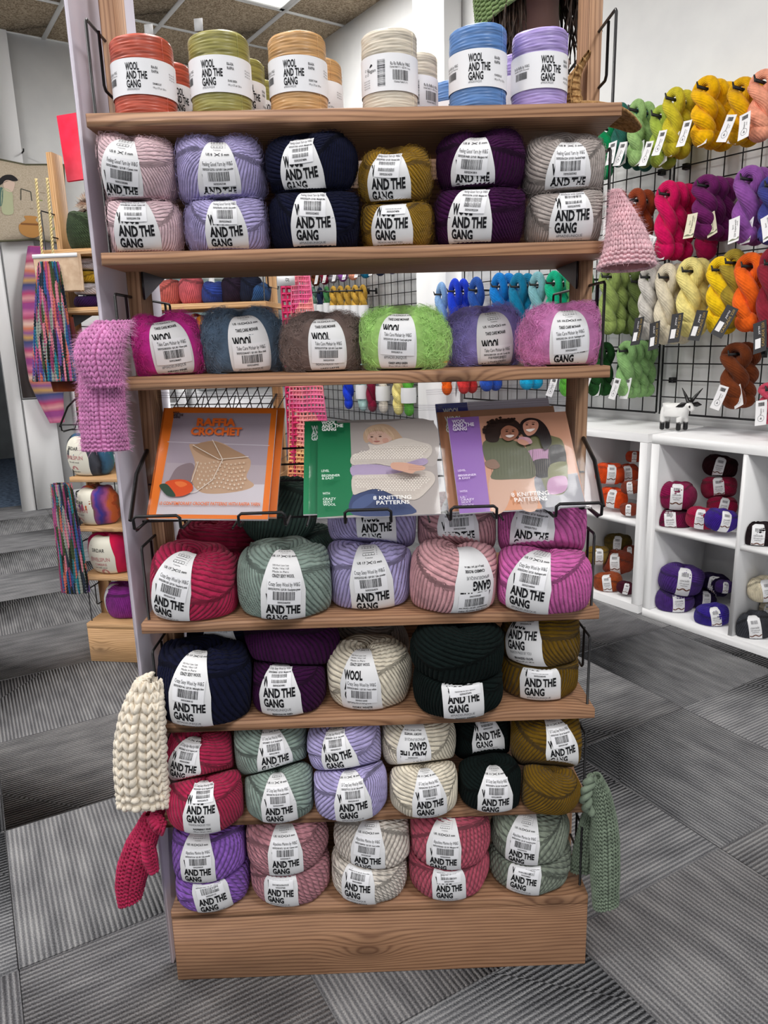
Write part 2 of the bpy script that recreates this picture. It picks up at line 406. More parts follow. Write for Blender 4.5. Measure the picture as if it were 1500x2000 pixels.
class Ball:
    def __init__(s, kind, o, abc, R, seed, planes=(), lab=None):
        s.kind = kind; s.o = np.array(o); s.abc = np.array(abc); s.R = np.array(R); s.rng = np.random.RandomState(seed)
        s.planes = list(planes); s.lab = lab; s.N = KIND[kind][0]
        s.ph = s.rng.rand(6) * 2 * PI; s.tw = s.rng.uniform(.25, .5) * s.rng.choice([-1, 1])
    def world(s, P, off=0.0):
        V = (P * s.abc) @ s.R.T + s.o
        k = .0035
        for p0, n, soft in s.planes:                         # what the ball is pressed against: neighbours, shelf, guard
            x = ((V - p0) @ n + off) / k
            V = V - (k * (np.logaddexp(0, np.minimum(x, 40)) + np.maximum(x - 40, 0)))[:, None] * n
        return V
    def labgate(s, phi, psi):
        if not s.lab: return 0.0
        ph0, ps0, hw = s.lab
        d = np.angle(np.exp(1j * (phi - ph0))); wd = hw / s.abc[0] * 1.05
        return np.exp(-np.clip((np.abs(d) - wd) / .12, 0, None) ** 2) * sstep(-1.9, -1.3, psi)
    def disp(s, phi, psi, front):
        N, amp = s.N, KIND[s.kind][1]; p = s.ph
        pss = .55 + .42 * np.sin(phi + p[0]) + .25 * np.sin(2 * phi + p[1])
        m = sstep(pss - .05, pss + .05, psi)
        ph1 = N * (phi + s.tw * psi + .10 * np.sin(2 * phi + p[2]) + .05 * np.sin(3 * psi + p[3]))
        ph2 = N * (.62 * psi + .16 * phi + .05 * np.sin(2 * phi + p[4]))
        h1, h2 = [np.sqrt(np.clip(1 - (1 - np.abs(2 * np.mod(q / (2 * PI), 1) - 1)) ** 2, 0, 1)) for q in (ph1, ph2)]
        lump = .03 * np.sin(2 * phi + p[5]) * np.cos(psi * 1.5) + .018 * np.sin(5 * phi + 3 * psi + p[0])
        g = s.labgate(phi, psi)
        h = amp * ((1 - m) * h1 + m * h2) * front + (.045 * m + lump) * (1 - .85 * g)
        if s.kind == 'mohair': h = h + .02 * np.sin(9 * phi + 4 * psi + p[1]) * np.sin(7 * psi + p[2]) * (1 - g)
        uv = np.stack([(1 - m) * ph1 / (2 * PI) + m * ph2 / (2 * PI), (1 - m) * psi * N / 6.28 + m * phi * N / 8.], -1)
        return h, uv
    def build(s, name, mat):
        N, amp, spp, nps = KIND[s.kind]
        nf = int(N * spp / 2); nb = nf // 3
        phi = np.concatenate([np.linspace(-PI - .25, .25, nf), np.linspace(.25, PI - .25, nb + 2)[1:]])
        fr = np.concatenate([np.ones(nf), np.zeros(nb + 1)]) * 1.0
        psi = np.linspace(-2.5, 2.5, nps)
        PH, PS = np.meshgrid(phi, psi)
        h, uv = s.disp(PH, PS, fr[None, :])
        rho, z = base_pt(PH, PS, .55 + h)
        P = np.stack([rho * np.cos(PH), rho * np.sin(PH), z], -1).reshape(-1, 3)
        V = s.world(P) - s.o
        a, b = PH.shape
        i = np.arange(a - 1)[:, None]; j = np.arange(b - 1)[None]
        F = np.stack([i * b + j, i * b + j + 1, (i + 1) * b + j + 1, (i + 1) * b + j], -1).reshape(-1, 4)
        me = mesh(name, V, [F], mat, smooth=True, uv=uv.reshape(-1, 2))
        ob = bpy.data.objects.new(name, me); ob.location = s.o
        return link(ob)
    # label surface: x across, t along, from the anchor (phi0, psi0)
    def labfn(s, off):
        ph0, ps0, hw = s.lab; d = .55 + KIND[s.kind][1] + .012 + off / s.abc[0]
        ps = np.linspace(-2.2, 2.5, 400)
        rho, z = base_pt(0, ps, d)
        Q = np.stack([rho * math.cos(ph0) * s.abc[0], rho * math.sin(ph0) * s.abc[1], z * s.abc[2]], -1)
        arc = np.concatenate([[0], np.cumsum(np.linalg.norm(np.diff(Q, axis=0), axis=1))])
        arc0 = np.interp(ps0, ps, arc)
        k = math.hypot(s.abc[0] * math.sin(ph0), s.abc[1] * math.cos(ph0))
        def fn(x, t):
            psi = np.interp(arc0 + t, arc, ps)
            rho, z = base_pt(0, psi, d)
            phi = ph0 + x / (np.clip(rho, .4, None) * k)
            P = np.stack([rho * np.cos(phi), rho * np.sin(phi), z], -1)
            return s.world(P, off + .0006) - s.o
        fn.t = lambda p: np.interp(p, ps, arc) - arc0
        return fn
    def width(s, psi):
        hw = s.lab[2]
        if s.kind == 'mohair': return hw * (1 - .42 * np.clip(np.abs(psi - .05) / 1.25, 0, 1.3) ** 2)
        if s.kind == 'fine': return hw * (1 - .55 * np.clip((psi - .15) / 1.35, 0, 1.1) ** 1.3 - .12 * np.clip((-psi) / 1.2, 0, 1))
        return hw * (1 - .60 * np.clip((psi - .22) / 1.35, 0, 1.1))
def ball_label(s, root, col, var, flip, seed):
    ph0, ps0, hw = s.lab; fam, us, mm, cap = FAM[s.kind]
    f0 = s.labfn(0.0)
    # paper band
    mb = MB()
    psi = np.linspace(-1.75, 2.05, 40); t = f0.t(psi); wd = s.width(psi)
    xs = np.linspace(-1, 1, 13)
    Xg = wd[:, None] * xs[None]; Tg = np.repeat(t[:, None], 13, 1)
    mb.grid(f0(Xg.ravel(), Tg.ravel()).reshape(40, 13, 3), 0)
    H = .40 * hw; q = -1.0 if flip else 1.0
    sh = Sheet()
    def T(txt, x, y, h, **k): sh.text(txt, q * x, q * y, h, rot=PI if flip else 0, **k)
    LW = 1.52 * hw
    al = 'r' if flip else 'l'
    def big(txt, y, wdt, x=-.76): sh.text(txt, q * x * hw, q * y, H, 0, .042, 1, wdt, 'l', PI if flip else 0)
    big('WOOL', 1.28 * H, .60 * LW)
    big('AND', 0, .55 * LW); big('THE', 0, .41 * LW, -.76 + 1.52 * .59)
    big('GANG', -1.28 * H, .63 * LW)
    T('#MADEUNIQUE' if seed % 3 else 'FASHION MADE BY YOU', -.08 * hw, -2.2 * H, .36 * H, m=1, width=1.15 * hw)
    T(COLNAME[col].upper(), .05 * hw, -2.95 * H, .30 * H, bold=.03, width=.95 * hw)
    T('200 g x 87 yd / 80 m' if s.kind == 'thick' else '100 g x 120 yd / 110 m' if s.kind != 'mohair' else '50 g x 109 yd / 100 m', .05 * hw, -3.45 * H, .2 * H, bold=.02, width=.95 * hw)
    st_dy = {0: 2.05, 1: 2.35, 2: 2.2, 3: 2.0, 4: 2.45, 5: 1.75, 6: -.45, 7: -.6, 8: .95, 9: .95, 10: 2.0, 11: -.75, 12: 1.7, 13: 2.1, 14: -2.1 * 0 + 1.5}[var] * H
    top = max(st_dy + 1.5 * H, 2.2 * H)
    if s.kind == 'mohair':
        T(cap, .0, 2.6 * H, .36 * H, bold=.025, width=1.05 * hw); top = 3.0 * H
        for k in range(4): T('70% Mohair / Wolle / Lana', 0, -(4.1 + .4 * k) * H, .16 * H, width=.8 * hw)
    elif s.kind == 'thick' and seed % 2:
        T(cap, .0, top + .35 * H, .33 * H, bold=.02, width=.95 * hw)
        for k, l in enumerate(('Made in Peru', 'Wolle / Wol / Ull', '100% Wool / Laine / Lana')): T(l, -.12 * hw, top + (-.45 + .0 * k) * H + 1.25 * H + .35 * k * H, .2 * H, width=.7 * hw)
        top += 2.2 * H
    T(us, -.36 * hw, top + .45 * H, .26 * H, bold=.02); T(mm, .36 * hw, top + .45 * H, .26 * H, bold=.02)
    for sg in (-1, 1): sh.line((-.12 * hw, q * (top + (.45 - .16 * sg) * H)), (.12 * hw, q * (top + (.45 + .16 * sg) * H)), .012 * hw * 2, 0)
    cy = top + 1.95 * H; cw = .26 * hw
    for k in range(5):
        e = -cw + k * cw / 2
        sh.line((e, q * cy - cw), (e, q * cy + cw), .016 * hw, 0); sh.line((-cw, q * cy + e), (cw, q * cy + e), .016 * hw, 0)
    T('10 x 10 cm', 0, cy + cw + .28 * H, .15 * H); T('9 stitches', 0, cy - cw - .28 * H, .15 * H)
    for k in range(6): sh.line((cw * 1.35, q * (cy - cw + k * cw * .36)), (cw * 1.5, q * (cy - cw + k * cw * .36)), .02 * hw, 1)
    for k in range(3): sh.line((-.24 * hw + .1 * hw * k, q * (cy + 2.3 * H)), (-.24 * hw + .1 * hw * k, q * (cy + 4.2 * H)), .03 * hw, 1)
    f1 = s.labfn(.0007)
    sheet_mesh(mb, sh, f1, 1)
    band = mb.build('paper_band', [M_PAPER, M_INK, M_INK2], root, smooth=True)
    # price sticker
    rs = np.random.RandomState(seed + 500)
    dx = rs.uniform(-.08, .08) * hw + .04 * hw; an = rad(rs.uniform(-4, 4)) + (PI if flip else 0)
    sw, shh = .74 * hw, 1.42 * H
    if s.kind == 'mohair': sw, shh, dx = .86 * hw, 1.5 * H, .03 * hw
    if var == 10: st_dy += .55 * H
    fw = 1.0
    if s.kind != 'mohair':
        pq = np.linspace(-1.8, 2.1, 200); fw = float(np.clip(s.width(np.interp(st_dy + .7 * H, s.labfn(0.).t(pq), pq)) / hw * 1.16, .74, 1.0)); sw *= fw
    ca, sa = math.cos(an), math.sin(an)
    def place(fn):
        return lambda x, y: fn(q * dx + ca * x - sa * y, q * st_dy + sa * x + ca * y)
    mb2 = MB(); f2 = place(s.labfn(.0013)); f3 = place(s.labfn(.0018))
    gx, gy = np.meshgrid(np.linspace(-sw, sw, 9), np.linspace(-shh, shh, 9))
    mb2.grid(f2(gx.ravel(), gy.ravel()).reshape(9, 9, 3), 0)
    s2 = Sheet()
    s2.text(fam + ' by W&G', 0, .98 * H, .42 * H, width=1.36 * hw * fw)
    s2.text('5059253%06d / %s / %s' % (rs.randint(999999), PRICE[s.kind], COLNAME[col]), 0, .42 * H, .22 * H, bold=.02, width=1.4 * hw * fw)
    s2.barcode(-.48 * hw * fw, -.82 * H, .48 * hw * fw, .16 * H, seed)
    s2.text('5059253%06d' % rs.randint(999999), 0, -1.1 * H, .2 * H, bold=.02, width=.55 * hw)
    sheet_mesh(mb2, s2, f3, 1)
    mb2.build('price_sticker', [M_STICK, M_INK], band, smooth=True)
def fuzz(s, root, mat, n, lo, hi, wd, curl=0):
    rng = s.rng
    ph = rng.uniform(-PI - .2, .2, n); ps = rng.uniform(-1.2, 1.9, n)
    g = s.labgate(ph, ps) if s.lab else np.zeros(n)
    k = g < .35; ph, ps = ph[k], ps[k]; n = len(ph)
    def pt(ph, ps, e):
        h, _ = s.disp(ph, ps, 1.0); rho, z = base_pt(ph, ps, .55 + h + e)
        return s.world(np.stack([rho * np.cos(ph), rho * np.sin(ph), z], -1), -.003) - s.o
    L = rng.uniform(lo, hi, n) / s.abc[0]
    dph = rng.normal(0, 1, n); dps = rng.normal(0, 1, n); nn = np.hypot(dph, dps); dph /= nn; dps /= nn
    rows = []
    for f in (0, .35, .7, 1.0):
        rows.append(pt(ph + dph * L * f * 1.1, ps + dps * L * f * 1.4, L * f * (.75 - .35 * f)))
    R = np.stack(rows, 1)                                   # n,4,3
    t = R[:, -1] - R[:, 0]; v = np.cross(t, rng.normal(0, 1, (n, 3))); v /= np.linalg.norm(v, axis=1)[:, None] + 1e-9
    ww = np.array([1, .9, .7, .3]) * wd / 2
    A = R + v[:, None] * ww[None, :, None]; B = R - v[:, None] * ww[None, :, None]
    V = np.stack([A, B], 2).reshape(-1, 3)
    b = (np.arange(n) * 8)[:, None]
    F = (b[:, :, None] + np.array([[0, 1, 3, 2], [2, 3, 5, 4], [4, 5, 7, 6]])[None]).reshape(-1, 4)
    mb = MB(); mb.add(V, F)
    if curl:
        for _ in range(curl):
            p0, q0 = rng.uniform(-PI, 0), rng.uniform(-.9, 1.3); st = np.linspace(0, 1, 14); an = rng.uniform(0, PI)
            la = rng.uniform(.25, .5); wv = .035 * np.sin(st * rng.uniform(14, 26) + rng.rand() * 6)
            pp = p0 + la * st * math.cos(an) - wv * math.sin(an); qq = q0 + la * st * math.sin(an) * 1.3 + wv * math.cos(an) * 1.3
            if s.lab and np.max(s.labgate(pp, qq)) > .4: continue
            mb.tube(pt(pp, qq, np.full(14, .016)), .0006, 4, caps=False)
    o = mb.build('fuzz', mat, root); o['kind'] = 'stuff'; return o

# ================================================================ the room
fl = MB().box(-7, 6, -5, 11, -.05, -.0075).build('floor', plain('floor_screed', '3a3a3c', .9)); struct(fl)
M_CARP = carpet('grey_carpet')
M_HALL = noisy('hall_carpet_blue', '3d4a5c', '64758c', 30., .95, .3)
TS = .49; T0 = np.array([-.719, .032]); TA = rad(28.5)
tx, ty = np.array([math.cos(TA), math.sin(TA)]), np.array([-math.sin(TA), math.cos(TA)])
tile_me = MB().box(-TS / 2 + .0006, TS / 2 - .0006, -TS / 2 + .0006, TS / 2 - .0006, -.0075, 0, bev=.0009).build('carpet_tile', M_CARP)
tile_d = tile_me.data; bpy.data.objects.remove(tile_me)
B0 = np.array([-2.47, 4.38, 0.0])
def BK(p, off, z): q = B0 + NB * p + D * off; return np.array([q[0], q[1], z])
cnt = 0
for i in range(-16, 16):
    for j in range(-10, 16):
        c = T0 + tx * (i + .5) * TS + ty * (j + .5) * TS
        rel = np.array([c[0], c[1], 0])
        if (rel - A0) @ NB > .75 or (rel - B0) @ D < -.35: continue
        if abs(c[0]) > .62 * (c[1] + 1.9) + .55 or c[1] < -1.0 or cnt >= 296: continue
        o = bpy.data.objects.new('carpet_tile', tile_d); link(o, fl); cnt += 1
        o.location = (c[0], c[1], 0)
        o.rotation_euler = (0, 0, TA + (PI / 2 if (i + j) % 2 else 0) + PI * random.Random(i * 77 + j).randint(0, 1))
hall = MB().box(-1.6, .2, -3.2, -.12, -.0075, .0).build('hall_carpet', M_HALL, fl)
hall.matrix_world = Matrix(((NB[0], D[0], 0, B0[0]), (NB[1], D[1], 0, B0[1]), (0, 0, 1, 0.0), (0, 0, 0, 1)))
M_RW = Matrix(((D[0], NB[0], 0, A0[0]), (D[1], NB[1], 0, A0[1]), (0, 0, 1, 0), (0, 0, 0, 1)))      # local x along wall, y into wall
M_BW = Matrix(((NB[0], D[0], 0, B0[0]), (NB[1], D[1], 0, B0[1]), (0, 0, 1, 0), (0, 0, 0, 1)))      # local x along wall, y towards the room
wr = MB().box(-4.3, 4.5, .40, .52, 0, CEIL).build('wall_right', M_WALL); wr.matrix_world = M_RW; struct(wr)
pl = MB().box(-1.96, -1.67, .27, .40, 0, CEIL, bev=.004).build('wall_pillar', plain('pillar_paint', 'f2f2f2', .7)); pl.matrix_world = M_RW; struct(pl)
wb = MB()
wb.box(-.2, 2.15, -.12, 0, 0, CEIL); wb.box(-1.15, -.2, -.12, 0, 2.15, CEIL); wb.box(-4.2, -1.15, -.12, 0, 0, CEIL)
wb = wb.build('wall_back', M_WALL); wb.matrix_world = M_BW; struct(wb)
hw_ = MB().box(-3.5, 1.0, -3.3, -3.2, 0, CEIL).build('wall_hall', noisy('hall_paint', '8d9090', 'a4a7a8', 4., .8, 0)); hw_.matrix_world = M_BW; struct(hw_)
cas = MB().box(-.215, -.12, 0, .025, 0, 2.14, bev=.003); cas.box(-1.2, -.12, 0, .025, 2.14, 2.23, bev=.003); cas.box(-1.23, -1.14, 0, .025, 0, 2.14, bev=.003)
cas = cas.build('trim_1', M_WHITE); cas.matrix_world = M_BW; struct(cas)
for k, (z0, z1) in enumerate(((.005, .836), (.846, 2.145), (2.155, CEIL))):
    o = MB().box(-.115, .10, .0, .045, z0, z1, bev=.003).build('wall_panel', M_WHITE, wb)
bb = MB().box(.10, 2.02, 0, .016, 0, .12, bev=.004).build('baseboard_back', M_WHITE); bb.matrix_world = M_BW; struct(bb)
# window with a slatted blind on the back wall
wf = MB()
for a in (.62, 1.02, 1.42, 1.82): wf.box(a - .02, a + .02, 0, .05, .98, 1.78)
wf.box(.6, 1.84, 0, .05, .96, 1.0); wf.box(.6, 1.84, 0, .05, 1.76, 1.80)
wf = wf.build('window_1', M_WHITE); wf.matrix_world = M_BW; struct(wf)
pane = MB().box(.62, 1.82, .004, .010, .99, 1.77).build('pane', plain('window_glass', '8fa5a6', .15), wf)
for k in range(17):
    sl = MB().box(.625, 1.815, -.014, .014, -.001, .001).build('slat', plain('blind_slat', 'd5dcdb', .5), wf)
    sl.location = (0, .03, 1.02 + k * .044); sl.rotation_euler = (rad(35), 0, 0)

# ceiling: mineral tiles in a white T-bar grid
CT = .62
cl = MB().box(-9, 9, -9, 9, .05, .12).build('ceiling', plain('ceiling_slab', '8c8a86', .9)); struct(cl)
C0 = np.array([-.47, 4.20])
cl.matrix_world = Matrix(((D[0], NB[0], 0, C0[0]), (D[1], NB[1], 0, C0[1]), (0, 0, 1, CEIL), (0, 0, 0, 1)))
M_TILE = noisy('mineral_fibre_tile', '8c7a64', 'c6b49a', 95., .95, .8, .006, 3., .38, .62)
M_TBAR = plain('t_bar_white', 'e8e8e6', .4)
ct = MB().box(-CT / 2 + .012, CT / 2 - .012, -CT / 2 + .012, CT / 2 - .012, .004, .02, bev=.003).build('ceiling_tile', M_TILE)
ct_d = ct.data; bpy.data.objects.remove(ct)
LIGHTS = [(0, -1), (4, -3), (8, -3)] + [(i, j) for i in (0, 4, 8) for j in (-6, -10)]      # two-tile troffers starting at cell i (along D), row j
occ = {(i + k, j) for i, j in LIGHTS for k in (0, 1)}
for i in range(-4, 12):
    for j in range(-11, 4):
        if (i, j) in occ: continue
        o = bpy.data.objects.new('ceiling_tile', ct_d); link(o, cl); o.location = ((i + .5) * CT, (j + .5) * CT, 0)
for j in range(-11, 5): MB().box(-4 * CT, 12 * CT, j * CT - .014, j * CT + .014, -.004, .03).build('ceiling_bar', M_TBAR, cl)
for i in range(-4, 13): MB().box(i * CT - .011, i * CT + .011, -11 * CT, 4 * CT, -.002, .03).build('ceiling_bar', M_TBAR, cl)
t = NT('lamp_diffuser'); t.set(Base_Color=(.9, .9, .9, 1), Emission_Color=(1, .985, .96, 1), Emission_Strength=PANEL_GLOW); M_GLOW = t.m
def troffer(i, j, k):
    c = cl.matrix_world @ Vector(((i + 1) * CT, (j + .5) * CT, 0))
    r = empty('ceiling_light', (c.x, c.y, CEIL), TH)
    fr = MB(); a, b = CT - .014, CT / 2 - .014
    fr.box(-a, a, -b, -b + .03, -.006, .03); fr.box(-a, a, b - .03, b, -.006, .03); fr.box(-a, -a + .03, -b, b, -.006, .03); fr.box(a - .03, a, -b, b, -.006, .03)
    fr.build('frame', M_TBAR, r)
    MB().box(-a + .03, a - .03, -b + .03, b - .03, .0, .01).build('diffuser', M_GLOW, r)
    L = bpy.data.lights.new('troffer_lamp', 'AREA'); L.shape = 'RECTANGLE'; L.size = 2 * a - .1; L.size_y = 2 * b - .1; L.energy = LAMP_WATT; L.color = (1, .985, .96)
    lo = bpy.data.objects.new('troffer_lamp', L); lo.location = (0, 0, -.012); link(lo, r)
    tag(r, 'white recessed ceiling light glowing above the raffia spools' if (i, j) == (0, -1) else 'white recessed ceiling light panel further along the ceiling grid', 'ceiling light', 'recessed ceiling lights')
for k, (i, j) in enumerate(LIGHTS): troffer(i, j, k)

# ================================================================ display stands
def guard(mb, x, z, h=.13, y0=.018, y1=.345, inner=.05, m=0):
    r = .0024
    mb.tube([(x, y0, z), (x, y0, z + h - .004), (x, y0 + .004, z + h), (x, y1 - .004, z + h), (x, y1, z + h - .004), (x, y1, z)], r, 6, m)
    mb.tube([(x + .003, y0 + .045, z + h), (x + .003, y0 + .045, z + inner + .006), (x + .003, y0 + .051, z + inner), (x + .003, y1 - .05, z + inner), (x + .003, y1 - .045, z + inner + .006), (x + .003, y1 - .045, z + h)], r, 6, m)
def stand(root, wd, wz, panel, lattice, sides=(-1, 1)):
    bt = .019
    MB().box(-.395, .395, -.0085, .40, 0, UNIT_H['B'] - bt - .001, bev=.0012).build('plinth', wd, root)
    MB().box(-.395, .395, -.0085, .40, UNIT_H['B'] - bt, UNIT_H['B'], bev=.001).build('base_board', wd, root)
    for sx in (-1, 1):
        x0, x1 = sorted((sx * .369, sx * .391))
        MB().box(x0, x1, .100, .165, UNIT_H['B'], 1.86, bev=.001).build('upright', wz, root)
    for k, dp in (('S1', .36), ('S2', .25), ('S3', .37), ('S5', .36), ('S6', .36), ('S7', .36)):
        z = UNIT_H[k]; MB().box(-.395, .395, 0, dp, z - bt, z, bev=.001).build('shelf', wd, root)
    for k in ('S1', 'S2'):
        z = UNIT_H[k] - bt
        for sx in (-1, 1):
            b = MB(); x = sx * .366
            P = np.array([(x, .102, z), (x, .24, z), (x, .102, z - .045)]); Q = P + [sx * -.003, 0, 0]
            b.add(np.concatenate([P, Q]), [(0, 1, 2), (3, 5, 4)]); b.add(np.concatenate([P, Q]), [(0, 3, 4, 1), (1, 4, 5, 2), (2, 5, 3, 0)])
            b.build('bracket', M_BLACK, root)
    for a_, b_, y_ in (('S2', 'S1', .238), ('S6', 'S5', .348), ('S7', 'S6', .348), ('B', 'S7', .348)):
        if panel: MB().box(-.368, .368, y_, y_ + .010, UNIT_H[a_], UNIT_H[b_] - bt).build('added_back_panel', wd, root)  # lower three panels added so the gaps behind the balls go dark
    if panel:
        MB().box(-.4195, -.4135, .032, .385, .0, 1.98, bev=.001).build('side_panel', M_GLOSSPANEL, root)
    for k in ('S1', 'S2', 'S3', 'S5', 'S6', 'S7', 'B'):
        for sx in sides:
            b = MB(); guard(b, sx * .386, UNIT_H[k], h=.13 if k not in ('S2',) else .135, y1=.345 if k != 'S2' else .235)
            b.build('wire_guard', M_WIRE, root, smooth=True)
    # wire magazine rack
    b = MB(); rr = .0026; z0 = .905
    for c in (-.337, -.17, 0, .17, .34):
        a = .037
        b.tube([(c - a, .03, z0), (c - a, -.03, z0), (c - a, -.042, z0 + .004), (c - a, -.044, z0 + .020), (c - a + .005, -.044, z0 + .024), (c + a - .005, -.044, z0 + .024), (c + a, -.044, z0 + .020), (c + a, -.042, z0 + .004), (c + a, -.03, z0), (c + a, .03, z0)], rr, 6)
    for y in (.035,): b.tube([(-.385, y, z0 - .003), (.385, y, z0 - .003)], .002, 6)
    for f in (.30, .45, .60): b.tube([(-.385, .045 + .14 * f, z0 + .17 * f), (.385, .045 + .14 * f, z0 + .17 * f)], .0018, 6)
    for x in (-.375, -.22, -.1, .1, .22, .375): b.tube([(x, -.03, z0 - .003), (x, .045, z0), (x, .045 + .14 * .62, z0 + .17 * .62)], .0018, 6)
    for sx in (-1, 1): b.tube([(sx * .3785, -.044, z0 + .018), (sx * .385, .03, z0 + .080), (sx * .385, .100, z0 + .11)], .0036, 6)
    if lattice:
        for k in range(-9, 10): 
            for sg in (-1, 1): b.tube([(k * .04, .045, z0), (k * .04 + sg * .08, .185, z0 + .17)], .002, 5)
    b.build('magazine_rack', M_WIRE, root, smooth=True)
u1 = empty('display_stand', (0, 0, 0)); tag(u1, 'tall wooden display stand filled with balls of yarn, white side panel', 'display stand', 'wooden display stands')
stand(u1, M_WOOD, M_WOODZ, True, False)
U2P, U2R = np.array([-.72, 1.435, 0.0]), rad(-9)
u2 = empty('display_stand', U2P, U2R); tag(u2, 'second wooden display stand partly hidden behind the white side panel', 'display stand', 'wooden display stands')
stand(u2, M_WOODL, M_WOODLZ, False, True)
def U2(x, y, z): c, s = math.cos(U2R), math.sin(U2R); return np.array([U2P[0] + c * x - s * y, U2P[1] + s * x + c * y, z])

# ================================================================ white cube shelving along the right wall
def cubes(name, s0, label, ncol=2):
    r = empty(name, W(s0, 0, 0), TH); r.matrix_world = Matrix.Translation(W(s0, 0, 0)) @ Matrix.Rotation(TH, 4, 'Z')
    wdt = ncol * .3715 + .038; dp = .39; b = M_WHITE
    MB().box(0, wdt, 0, dp, .752, .79, bev=.0015).build('top_board', b, r)
    MB().box(0, wdt, 0, dp, 0, .038, bev=.0015).build('bottom_board', b, r)
    MB().box(0, .038, 0, dp, .038, .752, bev=.0012).build('side_board', b, r); MB().box(wdt - .038, wdt, 0, dp, .038, .752, bev=.0012).build('side_board', b, r)
    for k in range(1, ncol): MB().box(.0205 + k * .3715, .0375 + k * .3715, .002, dp, .038, .752).build('divider', b, r)
    for k in range(ncol): MB().box(.0375 + k * .3715 + (.001 if k else 0), .021 + (k + 1) * .3715, .003, dp, .387, .404).build('cube_shelf', b, r)
    MB().box(.02, wdt - .02, dp - .012, dp - .002, .03, .76).build('back_board', b, r)
    tag(r, label, 'shelving unit', 'white cube shelving units'); return r
cubes('cube_shelving', 0.0, 'white cube shelving unit holding magenta, violet and grey yarn')
cubes('cube_shelving', -.80, 'white cube shelving unit holding orange and rust yarn')
# shelving on the back wall behind the second stand
r = empty('cube_shelving'); r.matrix_world = M_BW.copy()
for a, b_ in ((.22, .25), (.62, .65), (1.02, 1.05)): MB().box(a, b_, .02, .26, 0, 1.12).build('side_board', M_WHITE, r)
for z in (.0, .36, .72, 1.09): MB().box(.25, 1.02, .02, .26, z, z + .03).build('cube_shelf', M_WHITE, r)
tag(r, 'narrow white shelving against the back wall behind second stand', 'shelving unit', 'white cube shelving units')
r = empty('counter'); r.matrix_world = M_BW.copy()
MB().box(1.08, 1.95, .02, .5, .86, .90, bev=.002).build('counter_top', M_WHITE, r); MB().box(1.10, 1.93, .04, .46, .125, .86).build('carcass', M_WHITE, r); MB().box(1.12, 1.91, .04, .42, 0, .125).build('toe_kick', M_BLACK, r)
tag(r, 'white counter against the back wall behind the second stand', 'counter')
r = empty('cabinet'); r.matrix_world = M_BW.copy()
MB().box(-1.5, -.3, -3.18, -2.75, .16, .95, bev=.003).build('carcass', plain('cabinet_grey', '7c8080', .5), r); MB().box(-1.48, -.32, -3.16, -2.8, 0, .16).build('toe_kick', M_BLACK, r)
tag(r, 'low grey cabinet with black base beyond the doorway', 'cabinet')

# wire grid panels on the right wall
def gridpanel(s0, s1, z0, z1, label):
    b = MB(); y = .375; r = .0028; sp = .0765
    r_ = empty('wire_grid_panel'); r_.matrix_world = M_RW.copy()
    n = int(round((s1 - s0) / sp)); m = int(round((z1 - z0) / sp))
    for k in range(n + 1): x = s0 + (s1 - s0) * k / n; b.tube([(x, y, z0), (x, y, z1)], r if 0 < k < n else .0045, 6)
    for k in range(m + 1): z = z0 + (z1 - z0) * k / m; b.tube([(s0, y - .005, z), (s1, y - .005, z)], r if 0 < k < m else .0045, 6)
    b.build('grid_wires', M_WIRE, r_, smooth=True)
    for xx in (s0 + .05, s1 - .05):
        for zz in (z0 + .15, z1 - .15): MB().box(xx - .012, xx + .012, .37, .399, zz - .012, zz + .012, bev=.002).build('wall_clip', M_BLACK, r_)
    tag(r_, label, 'grid panel', 'black wire grid panels'); return r_
gridpanel(-.235, 1.3, .835, 2.03, 'black wire grid panel on the right wall above the magenta cubes')
gridpanel(-1.62, -.255, .835, 2.03, 'black wire grid panel carrying blue and green hanks')
gridpanel(-3.45, -2.0, .60, 1.95, 'black wire grid panel beyond the white pillar')

